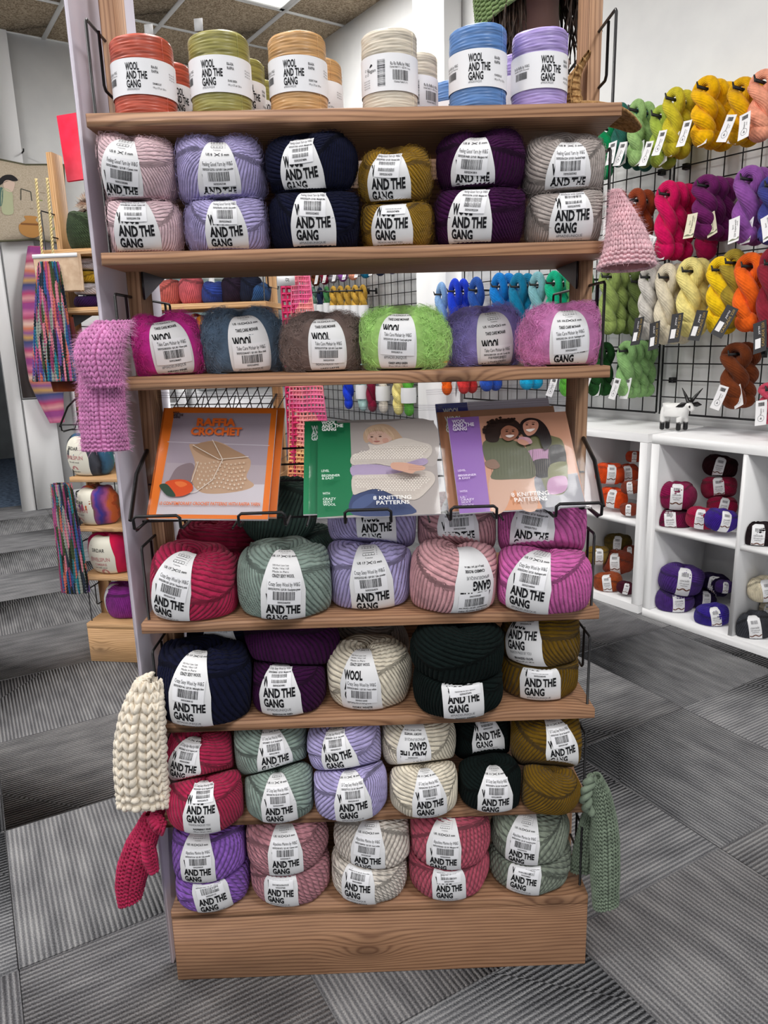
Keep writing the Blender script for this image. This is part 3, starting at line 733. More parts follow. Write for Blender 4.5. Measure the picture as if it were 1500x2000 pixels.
# ================================================================ balls of yarn on the front stand
# name, shelf, kind, colour, centre x y z, half sizes a b c, tilt, roll, label azimuth, label height angle, label half width, layout, upside down
BALLS = [
('pale pink low', 'S2', 'fine', 'palepink', -0.3451, 0.055, 1.3737, 0.0678, 0.0597, 0.0461, 25, 3, -1.429, 0.109, 0.0357, 1, 0),
('pale pink top', 'S2', 'fine', 'palepink', -0.3454, 0.0504, 1.4556, 0.0723, 0.0636, 0.0493, 30, 10, -1.591, -0.388, 0.0332, 0, 0),
('lilac low', 'S2', 'fine', 'lilac', -0.2093, 0.055, 1.3726, 0.066, 0.0581, 0.0449, 25, 0, -1.452, 0.003, 0.0332, 2, 0),
('lilac top', 'S2', 'fine', 'lilac', -0.2134, 0.0579, 1.4508, 0.0705, 0.062, 0.0504, 30, 4, -1.458, -0.47, 0.0329, 0, 0),
('navy low', 'S2', 'fine', 'navy', -0.0701, 0.055, 1.3768, 0.0737, 0.0649, 0.0501, 22, 0, -1.556, 0.161, 0.0355, 3, 0),
('navy top', 'S2', 'fine', 'navy', -0.0713, 0.0498, 1.4569, 0.0685, 0.0603, 0.0437, 28, -8, -1.799, 0.186, 0.0343, 4, 0),
('mustard low', 'S2', 'fine', 'mustard', 0.0609, 0.055, 1.3676, 0.0584, 0.0514, 0.0397, 22, -2, -1.785, 0.292, 0.0345, 1, 0),
('mustard top', 'S2', 'fine', 'mustard', 0.0589, 0.0489, 1.4358, 0.0579, 0.051, 0.0386, 25, -4, -1.826, 0.058, 0.0356, 0, 0),
('plum low', 'S2', 'fine', 'plum', 0.192, 0.055, 1.3759, 0.0722, 0.0635, 0.0491, 22, -2, -1.937, 0.038, 0.036, 1, 0),
('plum top', 'S2', 'fine', 'plum', 0.1933, 0.0559, 1.4539, 0.0703, 0.0619, 0.0448, 28, -5, -1.904, -0.082, 0.0349, 5, 0),
('greige low', 'S2', 'fine', 'greige', 0.3289, 0.055, 1.372, 0.0657, 0.0578, 0.0447, 22, -2, -1.631, 0.317, 0.0351, 3, 0),
('greige top', 'S2', 'fine', 'greige', 0.3264, 0.0588, 1.4452, 0.0688, 0.0605, 0.0445, 28, -1, -1.687, -0.102, 0.0351, 0, 0),
('magenta', 'S3', 'mohair', 'magenta', -0.3421, 0.1188, 1.1862, 0.0698, 0.0614, 0.0499, 14, -4, -1.171, 0.254, 0.0347, 6, 0),
('slate', 'S3', 'mohair', 'slate', -0.2092, 0.1323, 1.1893, 0.0731, 0.0643, 0.0537, 14, -2, -1.279, 0.047, 0.0359, 6, 0),
('taupe', 'S3', 'mohair', 'taupe', -0.0677, 0.0963, 1.1846, 0.0689, 0.0606, 0.0482, 12, -1, -1.419, 0.205, 0.0324, 7, 0),
('lime', 'S3', 'mohair', 'lime', 0.0692, 0.0785, 1.1866, 0.0724, 0.0637, 0.0506, 12, 0, -1.783, 0.334, 0.0327, 6, 0),
('periwinkle', 'S3', 'mohair', 'periwinkle', 0.2159, 0.1526, 1.187, 0.069, 0.0607, 0.0511, 12, -4, -1.406, -0.165, 0.0343, 6, 0),
('orchid', 'S3', 'mohair', 'orchid', 0.3355, 0.0713, 1.186, 0.0732, 0.0644, 0.0498, 12, -3, -1.643, -0.01, 0.0328, 8, 0),
('raspberry front', 'S5', 'thick', 'raspberry', -0.3123, 0.0579, 0.7818, 0.0828, 0.0729, 0.0609, 6, 12, -1.883, -0.111, 0.038, 0, 0),
('sage front', 'S5', 'thick', 'sage', -0.1501, 0.0511, 0.7831, 0.0837, 0.0737, 0.0625, 6, 4, -1.523, -0.232, 0.0388, 0, 0),
('lilac front', 'S5', 'thick', 'lilac', -0.0015, 0.0849, 0.7818, 0.081, 0.0713, 0.0607, 8, -3, -1.527, -0.207, 0.0391, 0, 0),
('rose front', 'S5', 'thick', 'rose', 0.1475, 0.0539, 0.7799, 0.0816, 0.0718, 0.0587, 4, 4, -1.188, -0.083, 0.0382, 9, 1),
('pink front', 'S5', 'thick', 'pink', 0.3054, 0.0384, 0.7762, 0.0873, 0.0768, 0.0542, 6, 6, -2.079, 0.009, 0.0386, 0, 0),
('raspberry back', 'S5', 'thick', 'raspberry', -0.3054, 0.2407, 0.7816, 0.0838, 0.0738, 0.0606, 0, 0, None, None, None, 0, 0),
('sage back', 'S5', 'thick', 'darksage', -0.1466, 0.2302, 0.7769, 0.0777, 0.0683, 0.0551, 0, 0, None, None, None, 0, 0),
('lilac top', 'S5', 'thick', 'lilac', 0.0103, 0.1257, 0.8678, 0.0798, 0.0702, 0.0529, -6, -2, -1.531, -0.016, 0.0359, 10, 0),
('rose top', 'S5', 'thick', 'rose', 0.1627, 0.1171, 0.8601, 0.0763, 0.0672, 0.0516, 0, -4, -1.654, -0.184, 0.0377, 0, 0),
('pink top', 'S5', 'thick', 'pink', 0.3136, 0.0916, 0.863, 0.0864, 0.076, 0.0587, 4, 3, -1.984, -0.15, 0.0388, 0, 0),
('sage top', 'S5', 'thick', 'darksage', -0.1736, 0.1904, 0.8788, 0.0706, 0.0621, 0.0551, 0, 0, None, None, None, 0, 0),
('navy front', 'S6', 'thick', 'navy', -0.302, 0.0487, 0.5978, 0.0932, 0.082, 0.0673, 4, 4, -1.72, -0.04, 0.0386, 0, 0),
('plum low', 'S6', 'thick', 'plum', -0.1586, 0.0621, 0.5835, 0.0739, 0.065, 0.0501, 6, -2, -1.673, 0.308, 0.0387, 3, 0),
('plum top', 'S6', 'thick', 'plum', -0.15, 0.0865, 0.6543, 0.0833, 0.0733, 0.0485, 0, 0, None, None, None, 0, 0),
('cream front', 'S6', 'thick', 'cream', -0.0088, 0.0778, 0.5883, 0.0802, 0.0706, 0.0559, 4, -2, -1.762, 0.21, 0.0381, 11, 0),
('black low', 'S6', 'thick', 'blackgreen', 0.1521, 0.0325, 0.5873, 0.0797, 0.0701, 0.0544, -10, -4, -1.547, -0.113, 0.0369, 12, 0),
('black top', 'S6', 'thick', 'blackgreen', 0.1508, 0.0243, 0.6549, 0.0793, 0.0698, 0.0479, 10, 0, None, None, None, 0, 0),
('olive low', 'S6', 'thick', 'olive', 0.3144, 0.0859, 0.5836, 0.0742, 0.0653, 0.0504, 4, -3, -1.763, 0.105, 0.0378, 3, 0),
('olive top', 'S6', 'thick', 'olive', 0.3145, 0.0789, 0.6478, 0.0742, 0.0653, 0.0443, -8, -2, -2.253, 0.382, 0.0367, 10, 0),
('navy back', 'S6', 'thick', 'navy', -0.2764, 0.1471, 0.6465, 0.0774, 0.0681, 0.0449, 0, 0, -1.674, -0.008, 0.034, 0, 0),
('grey back', 'S6', 'thick', 'greige', -0.0033, 0.2257, 0.5839, 0.0742, 0.0653, 0.0507, 0, 0, None, None, None, 0, 0),
('raspberry low', 'S7', 'medium', 'raspberry', -0.3099, 0.0013, 0.3888, 0.0699, 0.0615, 0.0473, 6, 3, -1.533, 0.467, 0.0329, 1, 0),
('raspberry top', 'S7', 'medium', 'raspberry', -0.3249, 0.0405, 0.454, 0.066, 0.0581, 0.0447, 6, 8, -1.861, 0.046, 0.0337, 0, 0),
('sage low', 'S7', 'medium', 'sage', -0.18, 0.0224, 0.3878, 0.068, 0.0598, 0.0461, 6, -1, -1.491, 0.047, 0.0327, 0, 0),
('sage top', 'S7', 'medium', 'sage', -0.1985, 0.0591, 0.4563, 0.0718, 0.0632, 0.0487, 4, -1, -1.32, 0.096, 0.0332, 13, 0),
('lilac low', 'S7', 'medium', 'lilac', -0.0482, 0.0209, 0.3897, 0.0714, 0.0628, 0.0484, 6, -3, -1.492, 0.062, 0.0345, 0, 0),
('lilac top', 'S7', 'medium', 'lilac', -0.0565, 0.0511, 0.4591, 0.0712, 0.0626, 0.0481, 4, -14, -1.687, 0.336, 0.0339, 13, 0),
('ivory low', 'S7', 'medium', 'cream', 0.0866, 0.0207, 0.3871, 0.0667, 0.0587, 0.0452, 6, -2, -1.457, 0.105, 0.0328, 0, 0),
('ivory top', 'S7', 'medium', 'cream', 0.08, 0.0623, 0.4566, 0.0716, 0.063, 0.0487, 0, -1, -1.729, 0.097, 0.0324, 14, 1),
('black low', 'S7', 'medium', 'blackgreen', 0.2143, 0.0265, 0.3854, 0.0637, 0.0561, 0.0432, 6, 0, -1.596, 0.015, 0.0331, 0, 0),
('black top', 'S7', 'medium', 'blackgreen', 0.2066, 0.0936, 0.4471, 0.0629, 0.0554, 0.0428, 0, -5, -1.484, 0.495, 0.0324, 13, 0),
('olive low', 'S7', 'medium', 'olive', 0.3153, 0.0065, 0.3814, 0.0568, 0.05, 0.0384, 8, 12, None, None, None, 0, 0),
('olive top', 'S7', 'medium', 'olive', 0.324, 0.0634, 0.4486, 0.0766, 0.0674, 0.052, 2, -6, -1.366, 0.189, 0.0324, 13, 0),
('violet low', 'B', 'twisted', 'violet', -0.3242, 0.0383, 0.2014, 0.0758, 0.0667, 0.0515, 0, -8, -1.383, -0.098, 0.034, 0, 0),
('violet top', 'B', 'twisted', 'violet', -0.3259, 0.0302, 0.2734, 0.0764, 0.0672, 0.0516, 0, 2, -1.603, -0.113, 0.0324, 0, 0),
('dusty low', 'B', 'twisted', 'dustypink', -0.1721, 0.0455, 0.2018, 0.0766, 0.0674, 0.052, 0, 2, -1.729, -0.007, 0.0332, 0, 0),
('dusty top', 'B', 'twisted', 'dustypink', -0.1763, 0.0383, 0.2732, 0.0749, 0.0659, 0.0506, 0, 0, -1.49, -0.065, 0.0327, 0, 0),
('white low', 'B', 'twisted', 'offwhite', -0.0192, 0.0398, 0.1998, 0.0731, 0.0643, 0.0496, 0, 2, -1.885, 0.076, 0.0333, 0, 0),
('white top', 'B', 'twisted', 'offwhite', -0.0088, 0.0435, 0.2687, 0.0724, 0.0637, 0.049, 0, 2, -1.736, -0.226, 0.0331, 0, 0),
('coral low', 'B', 'twisted', 'coral', 0.1322, 0.0441, 0.2016, 0.0762, 0.0671, 0.0517, 0, -2, -1.619, -0.032, 0.0324, 1, 0),
('coral top', 'B', 'twisted', 'coral', 0.1355, 0.0389, 0.2735, 0.077, 0.0678, 0.0521, 0, 2, -1.796, -0.562, 0.0331, 0, 0),
('green low', 'B', 'twisted', 'greygreen', 0.2946, 0.0478, 0.2005, 0.0745, 0.0655, 0.0505, 0, 6, -1.906, -0.014, 0.0317, 0, 0),
('green top', 'B', 'twisted', 'greygreen', 0.291, 0.0428, 0.2703, 0.0748, 0.0658, 0.0505, 0, 5, -1.928, -0.172, 0.0312, 0, 0),
]
SHELFNAME = {'S2': 'second shelf from the top', 'S3': 'third shelf from the top', 'S5': 'shelf under the pattern booklets', 'S6': 'shelf below the booklets shelf', 'S7': 'lowest loose shelf', 'B': 'wooden plinth'}
SHELFSHORT = {'S2': 'second shelf', 'S3': 'mohair shelf', 'S5': 'shelf under the booklets', 'S6': 'shelf with cream mitt', 'S7': 'shelf above the plinth', 'B': 'wooden plinth'}
CNAME = dict(palepink='pale pink', greige='beige grey', blackgreen='black green', dustypink='dusty pink', offwhite='off white', greygreen='grey green', darksage='dark sage', rose='rose pink', cream='ivory', slate='slate blue', taupe='brown taupe', lime='apple green', magenta='hot pink', periwinkle='lavender blue', orchid='candy pink')
KNAME = {'fine': 'fluffy', 'mohair': 'hairy mohair', 'thick': 'chunky wool', 'medium': 'thick wool', 'twisted': 'plied wool'}
_geo = []
for b in BALLS:
    _geo.append((np.array(b[4:7]), np.array(b[7:10]), np.array(rotm(b[10], b[11]))))
def _rad(g, n): q = (g[2].T @ n) / g[1]; return 1 / math.sqrt(q @ q)
planes = [[] for _ in BALLS]
for i, b in enumerate(BALLS):
    for j in range(i):
        if BALLS[j][1] != b[1]: continue
        d = _geo[i][0] - _geo[j][0]; L = np.linalg.norm(d); n = d / L
        r1, r2 = _rad(_geo[j], n) * 1.03, _rad(_geo[i], n) * 1.03
        if r1 + r2 + .006 > L:
            p = _geo[j][0] + n * L * r1 / (r1 + r2)
            planes[j].append((p - n * .0009, n, 0)); planes[i].append((p + n * .0009, -n, 0))
for bi, b in enumerate(BALLS):
    nm, sh, kind, col, x, y, z, a, bb, c, tilt, roll, ph, ps, hw, var, flip = b
    pl_ = planes[bi]
    for sx in (-1, 1): pl_.append((np.array([sx * .3805, 0, 0]), np.array([sx, 0, 0.]), 0))
    if abs(x) > .24 and y < .14:
        for sx in (-1, 1): pl_.append((np.array([sx * .3655, .0965, 0]), np.array([sx * .55, .8352, 0.]), 0))
    pl_.append((np.array([0, 0, UNIT_H[sh] + .0022]), np.array([0, 0, -1.]), 0))
    up = {'S2': 'S1', 'S6': 'S5', 'S7': 'S6', 'B': 'S7', 'S5': None, 'S3': None}[sh]
    if up: pl_.append((np.array([0, 0, UNIT_H[up] - .0205]), np.array([0, 0, 1.]), 0))
    if ps is not None: ps += {'pale pink topS2': .32, 'lilac topS2': .42, 'plum topS2': .12, 'greige topS2': .12, 'mustard topS2': .1, 'pale pink lowS2': .16, 'lilac lowS2': .2, 'navy lowS2': .1, 'mustard lowS2': .1, 'plum lowS2': .14, 'greige lowS2': .08, 'coral topB': .35, 'white topB': .12, 'raspberry topS7': .18, 'sage topS7': .1, 'pink topS5': .15, 'lilac frontS5': .08, 'rose topS5': .12, 'lilac lowS7': .05}.get(nm + sh, 0)
    s = Ball(kind, (x, y, z), (a, bb, c), rotm(tilt, roll), 11 + bi, pl_, (ph, ps, hw) if ph is not None else None)
    mat = wool(col, HEX[col], kind)
    o = s.build('yarn_ball', mat)
    cn = CNAME.get(col, col)
    pos = {'low': 'lower of two', 'top': 'upper of two', 'front': 'at the front', 'back': 'behind the front ball'}.get(nm.split()[-1], 'resting')
    lab = '%s %s yarn ball, %s on the %s' % (cn, KNAME[kind], pos, SHELFSHORT[sh])
    if flip: lab = '%s %s yarn ball with upside-down label on the %s' % (cn, KNAME[kind], SHELFSHORT[sh])
    tag(o, lab, 'yarn ball', KNAME[kind] + ' balls on the front stand')
    if s.lab: ball_label(s, o, col, var, flip, bi * 3 + var + 2)
    if kind == 'mohair':
        fm = wool(col + '_halo', ''.join('%02x' % min(255, int(int(HEX[col][i:i + 2], 16) * 1.12 + 14)) for i in (0, 2, 4)), 'mohair')
        fuzz(s, o, fm, 3400, .010, .020, .00042, curl=110)
    elif kind == 'fine': fuzz(s, o, mat, 1300, .005, .011, .00035)

# ================================================================ raffia spools on the top shelf
def raffia_mat(key, h):
    nm = 'raffia_' + key
    if nm in _mats: return _mats[nm]
    t = NT(nm); c = lin(h); t.set(Roughness=.38, Specular_IOR_Level=.5)
    tc = t.n('ShaderNodeTexCoord'); mp = t.n('ShaderNodeMapping'); t.l(tc.outputs['Object'], mp.inputs['Vector']); mp.inputs['Scale'].default_value = (14, 14, 420)
    nz = t.n('ShaderNodeTexNoise', _Scale=1., _Detail=2.); t.l(mp.outputs[0], nz.inputs['Vector'])
    t.l(t.ramp(nz.outputs[0], [(.3, scl(c, .62)), (.62, scl(c, 1.12))]), t.b.inputs['Base Color']); t.bump(nz.outputs[0], .5, .0015)
    _mats[nm] = t.m; return t.m
def spool(key, h, x, y, r, H, colname, face, label, rear=False, back=False):
    z0 = UNIT_H['S1'] + .0005; rs = np.random.RandomState(int(x * 1e4) & 0xffff)
    root = empty('raffia_spool', (x, y, z0), face)
    n, k = 56, 84
    zz = np.linspace(0, 1, k); th = np.arange(n) * 2 * PI / n
    prof = r * np.where(zz < .05, .93 + .07 * np.sqrt(np.clip(1 - ((.05 - zz) / .05) ** 2, 0, 1)), np.where(zz > .93, .80 + .20 * np.sqrt(np.clip(1 - ((zz - .93) / .07) ** 2, 0, 1)), 1))
    ridge = .0007 * np.sign(np.sin(zz[:, None] * H / .0021 * PI + 1.3 * np.sin(2 * th[None] + zz[:, None] * 9))) * (.5 + .5 * np.sin(7 * th[None] + 31 * zz[:, None]))
    R = prof[:, None] + ridge
    P = np.stack([R * np.cos(th), R * np.sin(th), np.repeat((zz * H)[:, None], n, 1) + .0012 * np.sin(2 * th + 3)[None] * zz[:, None]], -1)
    mb = MB(); mb.grid(P, 0, wrap=True)
    top = P[-1]; ctr = np.array([0, 0, H - .012])
    inner = np.stack([top * [.5, .5, 1], top * [.3, .3, 1] - [0, 0, .010], top * [.01, .01, 1] - [0, 0, .014]]); mb.grid(np.concatenate([top[None], inner]), 0, wrap=True)
    mb.grid(np.stack([P[0] * [.01, .01, 1], P[0]]), 0, wrap=True)
    mat = raffia_mat(key, h)
    mb.build('raffia', mat, root, smooth=True)
    rb = r + .0016; b0, b1 = .235 * H, .68 * H
    b = MB(); tt = np.linspace(0, 2 * PI, 61)
    b.grid(np.stack([np.stack([rb * np.cos(tt), rb * np.sin(tt), np.full(61, q)], -1) for q in (b0, b1)]), 0)
    bo = b.build('paper_band', M_STICK, root, smooth=True)
    st = MB(); a = rad(-38); st.tube([((r + .0002) * math.cos(a + .02 * math.sin(5 * q)), (r + .0002) * math.sin(a + .02 * math.sin(5 * q)), q * H) for q in np.linspace(.02, .96, 14)], .0011, 5)
    st.build('loose_end', mat, root, smooth=True)
    sh = Sheet(); mid = (b0 + b1) / 2; q = (b1 - b0) / .046
    if not back:
        for t_, yy, wd in (('WOOL', .0122, .0195), ('AND THE', .0012, .0300), ('GANG', -.0098, .0202)): sh.text(t_, -.0165 * q, mid + yy * q, .0092 * q, 0, .03, 1, wd * q, 'l')
        sh.text('#MADEUNIQUE', -.0165 * q, mid - .0168 * q, .0026 * q, 1, width=.0180 * q, align='l')
        sh.text('RA-RA', .020 * q, mid + .0125 * q, .0036 * q, 0, .01, width=.0092 * q, align='l'); sh.text('RAFFIA', .020 * q, mid + .0072 * q, .0036 * q, 0, .01, width=.0098 * q, align='l')
        sh.text(colname.upper(), .020 * q, mid - .0085 * q, .0026 * q, 0, .01, width=.013 * q, align='l'); sh.text('100 g x 273 yd / 250 m', .020 * q, mid - .0135 * q, .0024 * q, 0, width=.020 * q, align='l')
        for g in range(3): sh.text('100% paper raffia', .048 * q, mid + (.009 - .0035 * g) * q, .0019 * q, 1, width=.013 * q, align='l')
        sh.text('Ra Ra Raffia by W&G', -.046 * q, mid + .007 * q, .0036 * q, width=.026 * q); sh.text('7504673801 / $25.95 / ' + colname, -.046 * q, mid + .003 * q, .002 * q, width=.026 * q); sh.barcode(-.056 * q, mid - .009 * q, -.036 * q, mid, 5)
    else:
        sh.barcode(-.020 * q, mid - .017 * q, -.009 * q, mid + .016 * q, 9, vert=True)
        sh.text('Vegan', -.030 * q, mid + .004 * q, .0042 * q, slant=.25); sh.poly([(-.033 * q, mid + .008 * q), (-.030 * q, mid + .012 * q), (-.028 * q, mid + .010 * q)], 0)
        for g in range(4): sh.text('O', -.041 * q + .005 * q * (g % 2), mid + (.006 - .006 * (g // 2)) * q, .003 * q, 1)
        for g in range(4): sh.text('Wash cool, dry flat', -.039 * q, mid - (.007 + .003 * g) * q, .0018 * q, 1, width=.013 * q)
        sh.text('Ra Ra Raffia by W&G', .013 * q, mid + .010 * q, .0040 * q, width=.029 * q); sh.text('7504673807171 / $25.95 / ' + colname, .013 * q, mid + .0055 * q, .0022 * q, width=.031 * q)
        sh.barcode(.0015 * q, mid - .010 * q, .024 * q, mid + .0025 * q, 3); sh.text('7504673807171', .013 * q, mid - .0125 * q, .0022 * q)
    rp = rb + .0004
    mb = MB(); sheet_mesh(mb, sh, lambda u, v: np.stack([rp * np.cos(u / rp - PI / 2), rp * np.sin(u / rp - PI / 2), v], -1))
    mb.build('band_print', [M_INK, M_INK2], bo)
    tag(root, label, 'raffia spool', 'raffia spools on the top shelf')
RA = dict(cin='c2553f', grn='9c9550', bge='cfa06a', ivo='ddd2c0', blu='5b86c2', lil='ac98d6', red='8f3030')
spool('cin', RA['cin'], -.3187, .052, .0455, .1075, 'Cinnamon dust', rad(4), 'cinnamon red raffia spool at the front left of the top shelf')
spool('grn', RA['grn'], -.2029, .052, .0448, .1105, 'Dune green', rad(-4), 'olive green raffia spool at the front of the top shelf')
spool('bge', RA['bge'], -.0857, .052, .0432, .108, 'Desert palm', rad(-2), 'straw beige raffia spool at the front of the top shelf')
spool('ivo', RA['ivo'], .0536, .060, .0420, .113, 'Ivory', rad(2), 'ivory raffia spool showing the barcode side of its band', back=True)
spool('blu', RA['blu'], .1879, .052, .0428, .114, 'Powder blue', rad(-3), 'powder blue raffia spool beside the lilac one at front')
spool('lil', RA['lil'], .2840, .060, .0415, .111, 'Lilac powder', rad(14), 'lilac raffia spool at the front beside the straw visor')
spool('cin', RA['cin'], -.312, .15, .0420, .1075, 'Cinnamon dust', rad(50), 'cinnamon red raffia spool directly behind the front cinnamon one')
spool('red', RA['red'], -.292, .255, .0430, .112, 'Cinnamon dust', rad(10), 'dark brick red raffia spool at the back beside the cinnamon ones')
spool('grn', RA['grn'], -.1910, .150, .0420, .1105, 'Dune green', rad(38), 'olive green raffia spool second in its row from the front')
spool('grn', RA['grn'], -.1830, .245, .0420, .1105, 'Dune green', rad(50), 'olive green raffia spool third in its row from the front')
spool('bge', RA['bge'], -.0640, .155, .0420, .108, 'Desert palm', rad(-14), 'straw beige raffia spool behind the front beige one')
spool('ivo', RA['ivo'], .0950, .150, .0400, .113, 'Ivory', rad(24), 'ivory raffia spool behind the front ivory one', back=True)
spool('blu', RA['blu'], .1760, .285, .0420, .114, 'Powder blue', rad(8), 'powder blue raffia spool far behind the front blue one')
spool('lil', RA['lil'], .2720, .155, .0410, .111, 'Lilac powder', rad(8), 'lilac raffia spool behind the front lilac one')

# ================================================================ pattern booklets in clear sleeves on the wire rack
def plastic():
    if 'clear_sleeve' in _mats: return _mats['clear_sleeve']
    m = bpy.data.materials.new('clear_sleeve'); m.use_nodes = True; nt = m.node_tree; nt.nodes.clear()
    out = nt.nodes.new('ShaderNodeOutputMaterial'); mx = nt.nodes.new('ShaderNodeMixShader'); tr = nt.nodes.new('ShaderNodeBsdfTransparent'); gl = nt.nodes.new('ShaderNodeBsdfGlossy')
    lw = nt.nodes.new('ShaderNodeLayerWeight'); ma = nt.nodes.new('ShaderNodeMath'); ma.operation = 'MULTIPLY_ADD'
    lw.inputs['Blend'].default_value = .25; ma.inputs[1].default_value = .34; ma.inputs[2].default_value = .014
    tr.inputs[0].default_value = (.955, .955, .965, 1); gl.inputs['Roughness'].default_value = .12
    tc = nt.nodes.new('ShaderNodeTexCoord'); nz = nt.nodes.new('ShaderNodeTexNoise'); nz.inputs['Scale'].default_value = 22.; bp = nt.nodes.new('ShaderNodeBump'); bp.inputs['Strength'].default_value = .22; bp.inputs['Distance'].default_value = .004
    nt.links.new(tc.outputs['Object'], nz.inputs['Vector']); nt.links.new(nz.outputs[0], bp.inputs['Height']); nt.links.new(bp.outputs[0], gl.inputs['Normal'])
    nt.links.new(lw.outputs['Fresnel'], ma.inputs[0]); nt.links.new(ma.outputs[0], mx.inputs[0]); nt.links.new(tr.outputs[0], mx.inputs[1]); nt.links.new(gl.outputs[0], mx.inputs[2]); nt.links.new(mx.outputs[0], out.inputs[0])
    _mats['clear_sleeve'] = m; return m
COVER = {}
def ink(h):
    return plain('print_' + h, h, .35, 0, .45)
class Cover(Sheet):
    """a printed cover; q() turns coordinates measured on the cover's four corners (TL TR BL BR) into cover coordinates"""
    def __init__(s, TL, TR, BL, BR, w, h):
        super().__init__(); s.c = [np.array(q, float) for q in (TL, TR, BL, BR)]; s.w, s.h = w, h; s.mats = []; s.lv = 0; s.L = []
    def mi(s, h):
        if h not in s.mats: s.mats.append(h)
        return s.mats.index(h)
    def q(s, x, y):
        TL, TR, BL, BR = s.c; u = v = .5; p = np.array([x, y])
        for _ in range(8):
            f = (1 - v) * ((1 - u) * BL + u * BR) + v * ((1 - u) * TL + u * TR) - p
            J = np.stack([(1 - v) * (BR - BL) + v * (TR - TL), u * (TR - BR) + (1 - u) * (TL - BL)], 1)
            d = np.linalg.solve(J, -f); u += d[0]; v += d[1]
        return ((u - .5) * s.w, v * s.h)
    def add(s, V, F, m):
        super().add(V, F, m)
        if len(F): s.L.append(np.full(len(V), s.lv)); s.lv += 1
    def area(s, pts, hexc, smooth=True): s.poly([s.q(*p) for p in pts], s.mi(hexc), smooth)
    def say(s, t, x, y, hpx, hexc, wpx=None, bold=.0, align='l', slant=0.0):
        a = s.q(x, y); sy = s.h / abs(s.c[2][1] - s.c[0][1]); sx = s.w / (s.c[3][0] - s.c[2][0])
        s.text(t, a[0], a[1], hpx * sy, s.mi(hexc), bold, 1.0, wpx * sx if wpx else None, align, 0, slant)
    def stroke(s, a, b, wpx, hexc): s.line(s.q(*a), s.q(*b), wpx * s.w / (s.c[3][0] - s.c[2][0]), s.mi(hexc))
def booklet(name, cover, bc, tilt, roll, thick, label, edgecol='e6e2e4', sleeve=True, spine=None):
    T = Matrix.Translation(bc) @ Matrix.Rotation(rad(-tilt), 4, 'X') @ Matrix.Rotation(rad(roll), 4, 'Y') @ Matrix.Rotation(PI / 2, 4, 'X')
    root = empty(name, bc); root.matrix_world = T                # local x right, y up the cover, z out of it
    w_, h_ = cover.w, cover.h
    MB().box(-w_ / 2, w_ / 2, 0, h_, -thick, -.0004, bev=.0003).build('pages', ink(edgecol), root)
    if spine: MB().box(-w_ / 2 - .0015, -w_ / 2 + .002, 0, h_, -thick, .0, bev=.0003).build('spine', ink(spine), root)
    mb = MB(); V = np.concatenate(cover.V); lv = np.concatenate(cover.L)
    mb.add(np.column_stack([V, .00004 * lv]), np.concatenate(cover.F)); mb.M[-1] = np.concatenate(cover.M)
    mb.build('cover', [ink(h) for h in cover.mats], root)
    if sleeve:
        rs = np.random.RandomState(int(bc[0] * 999) & 0xfff)
        nx, ny = 15, 22; x = np.linspace(-w_ / 2 - .014, w_ / 2 + .016, nx); y = np.linspace(-.002, h_ + .032, ny); X, Yg = np.meshgrid(x, y)
        zf = .006 + .0012 * np.sin(X * 40 + Yg * 25) + rs.normal(0, .0003, X.shape) + np.where(np.abs(X) > w_ / 2, -.004, 0) - .10 * np.clip(Yg - h_, 0, 1) - .00022 * lv.max() * 0
        mb = MB(); mb.grid(np.stack([X, Yg, zf], -1)); mb.grid(np.stack([X, Yg, np.where(Yg > h_ + .028, zf - .0006, -thick - .002)], -1))
        for k in range(3): mb.tube([(a, h_ + .018 + .005 * k, .0072 - .10 * (.018 + .005 * k)) for a in (x[0], 0, x[-1])], .0006, 5)
        mb.build('clear_sleeve', plastic(), root, smooth=True)
    tag(root, label, 'booklet', 'pattern booklets on the wire rack'); return root
def logo(c, x, y, col, h=6.2, w=43, bold=.04):
    for k, (t, f) in enumerate((('WOOL', .66), ('AND THE', 1.), ('GANG', .68))): c.say(t, x, y + k * h * 1.06, h, col, w * f, bold)
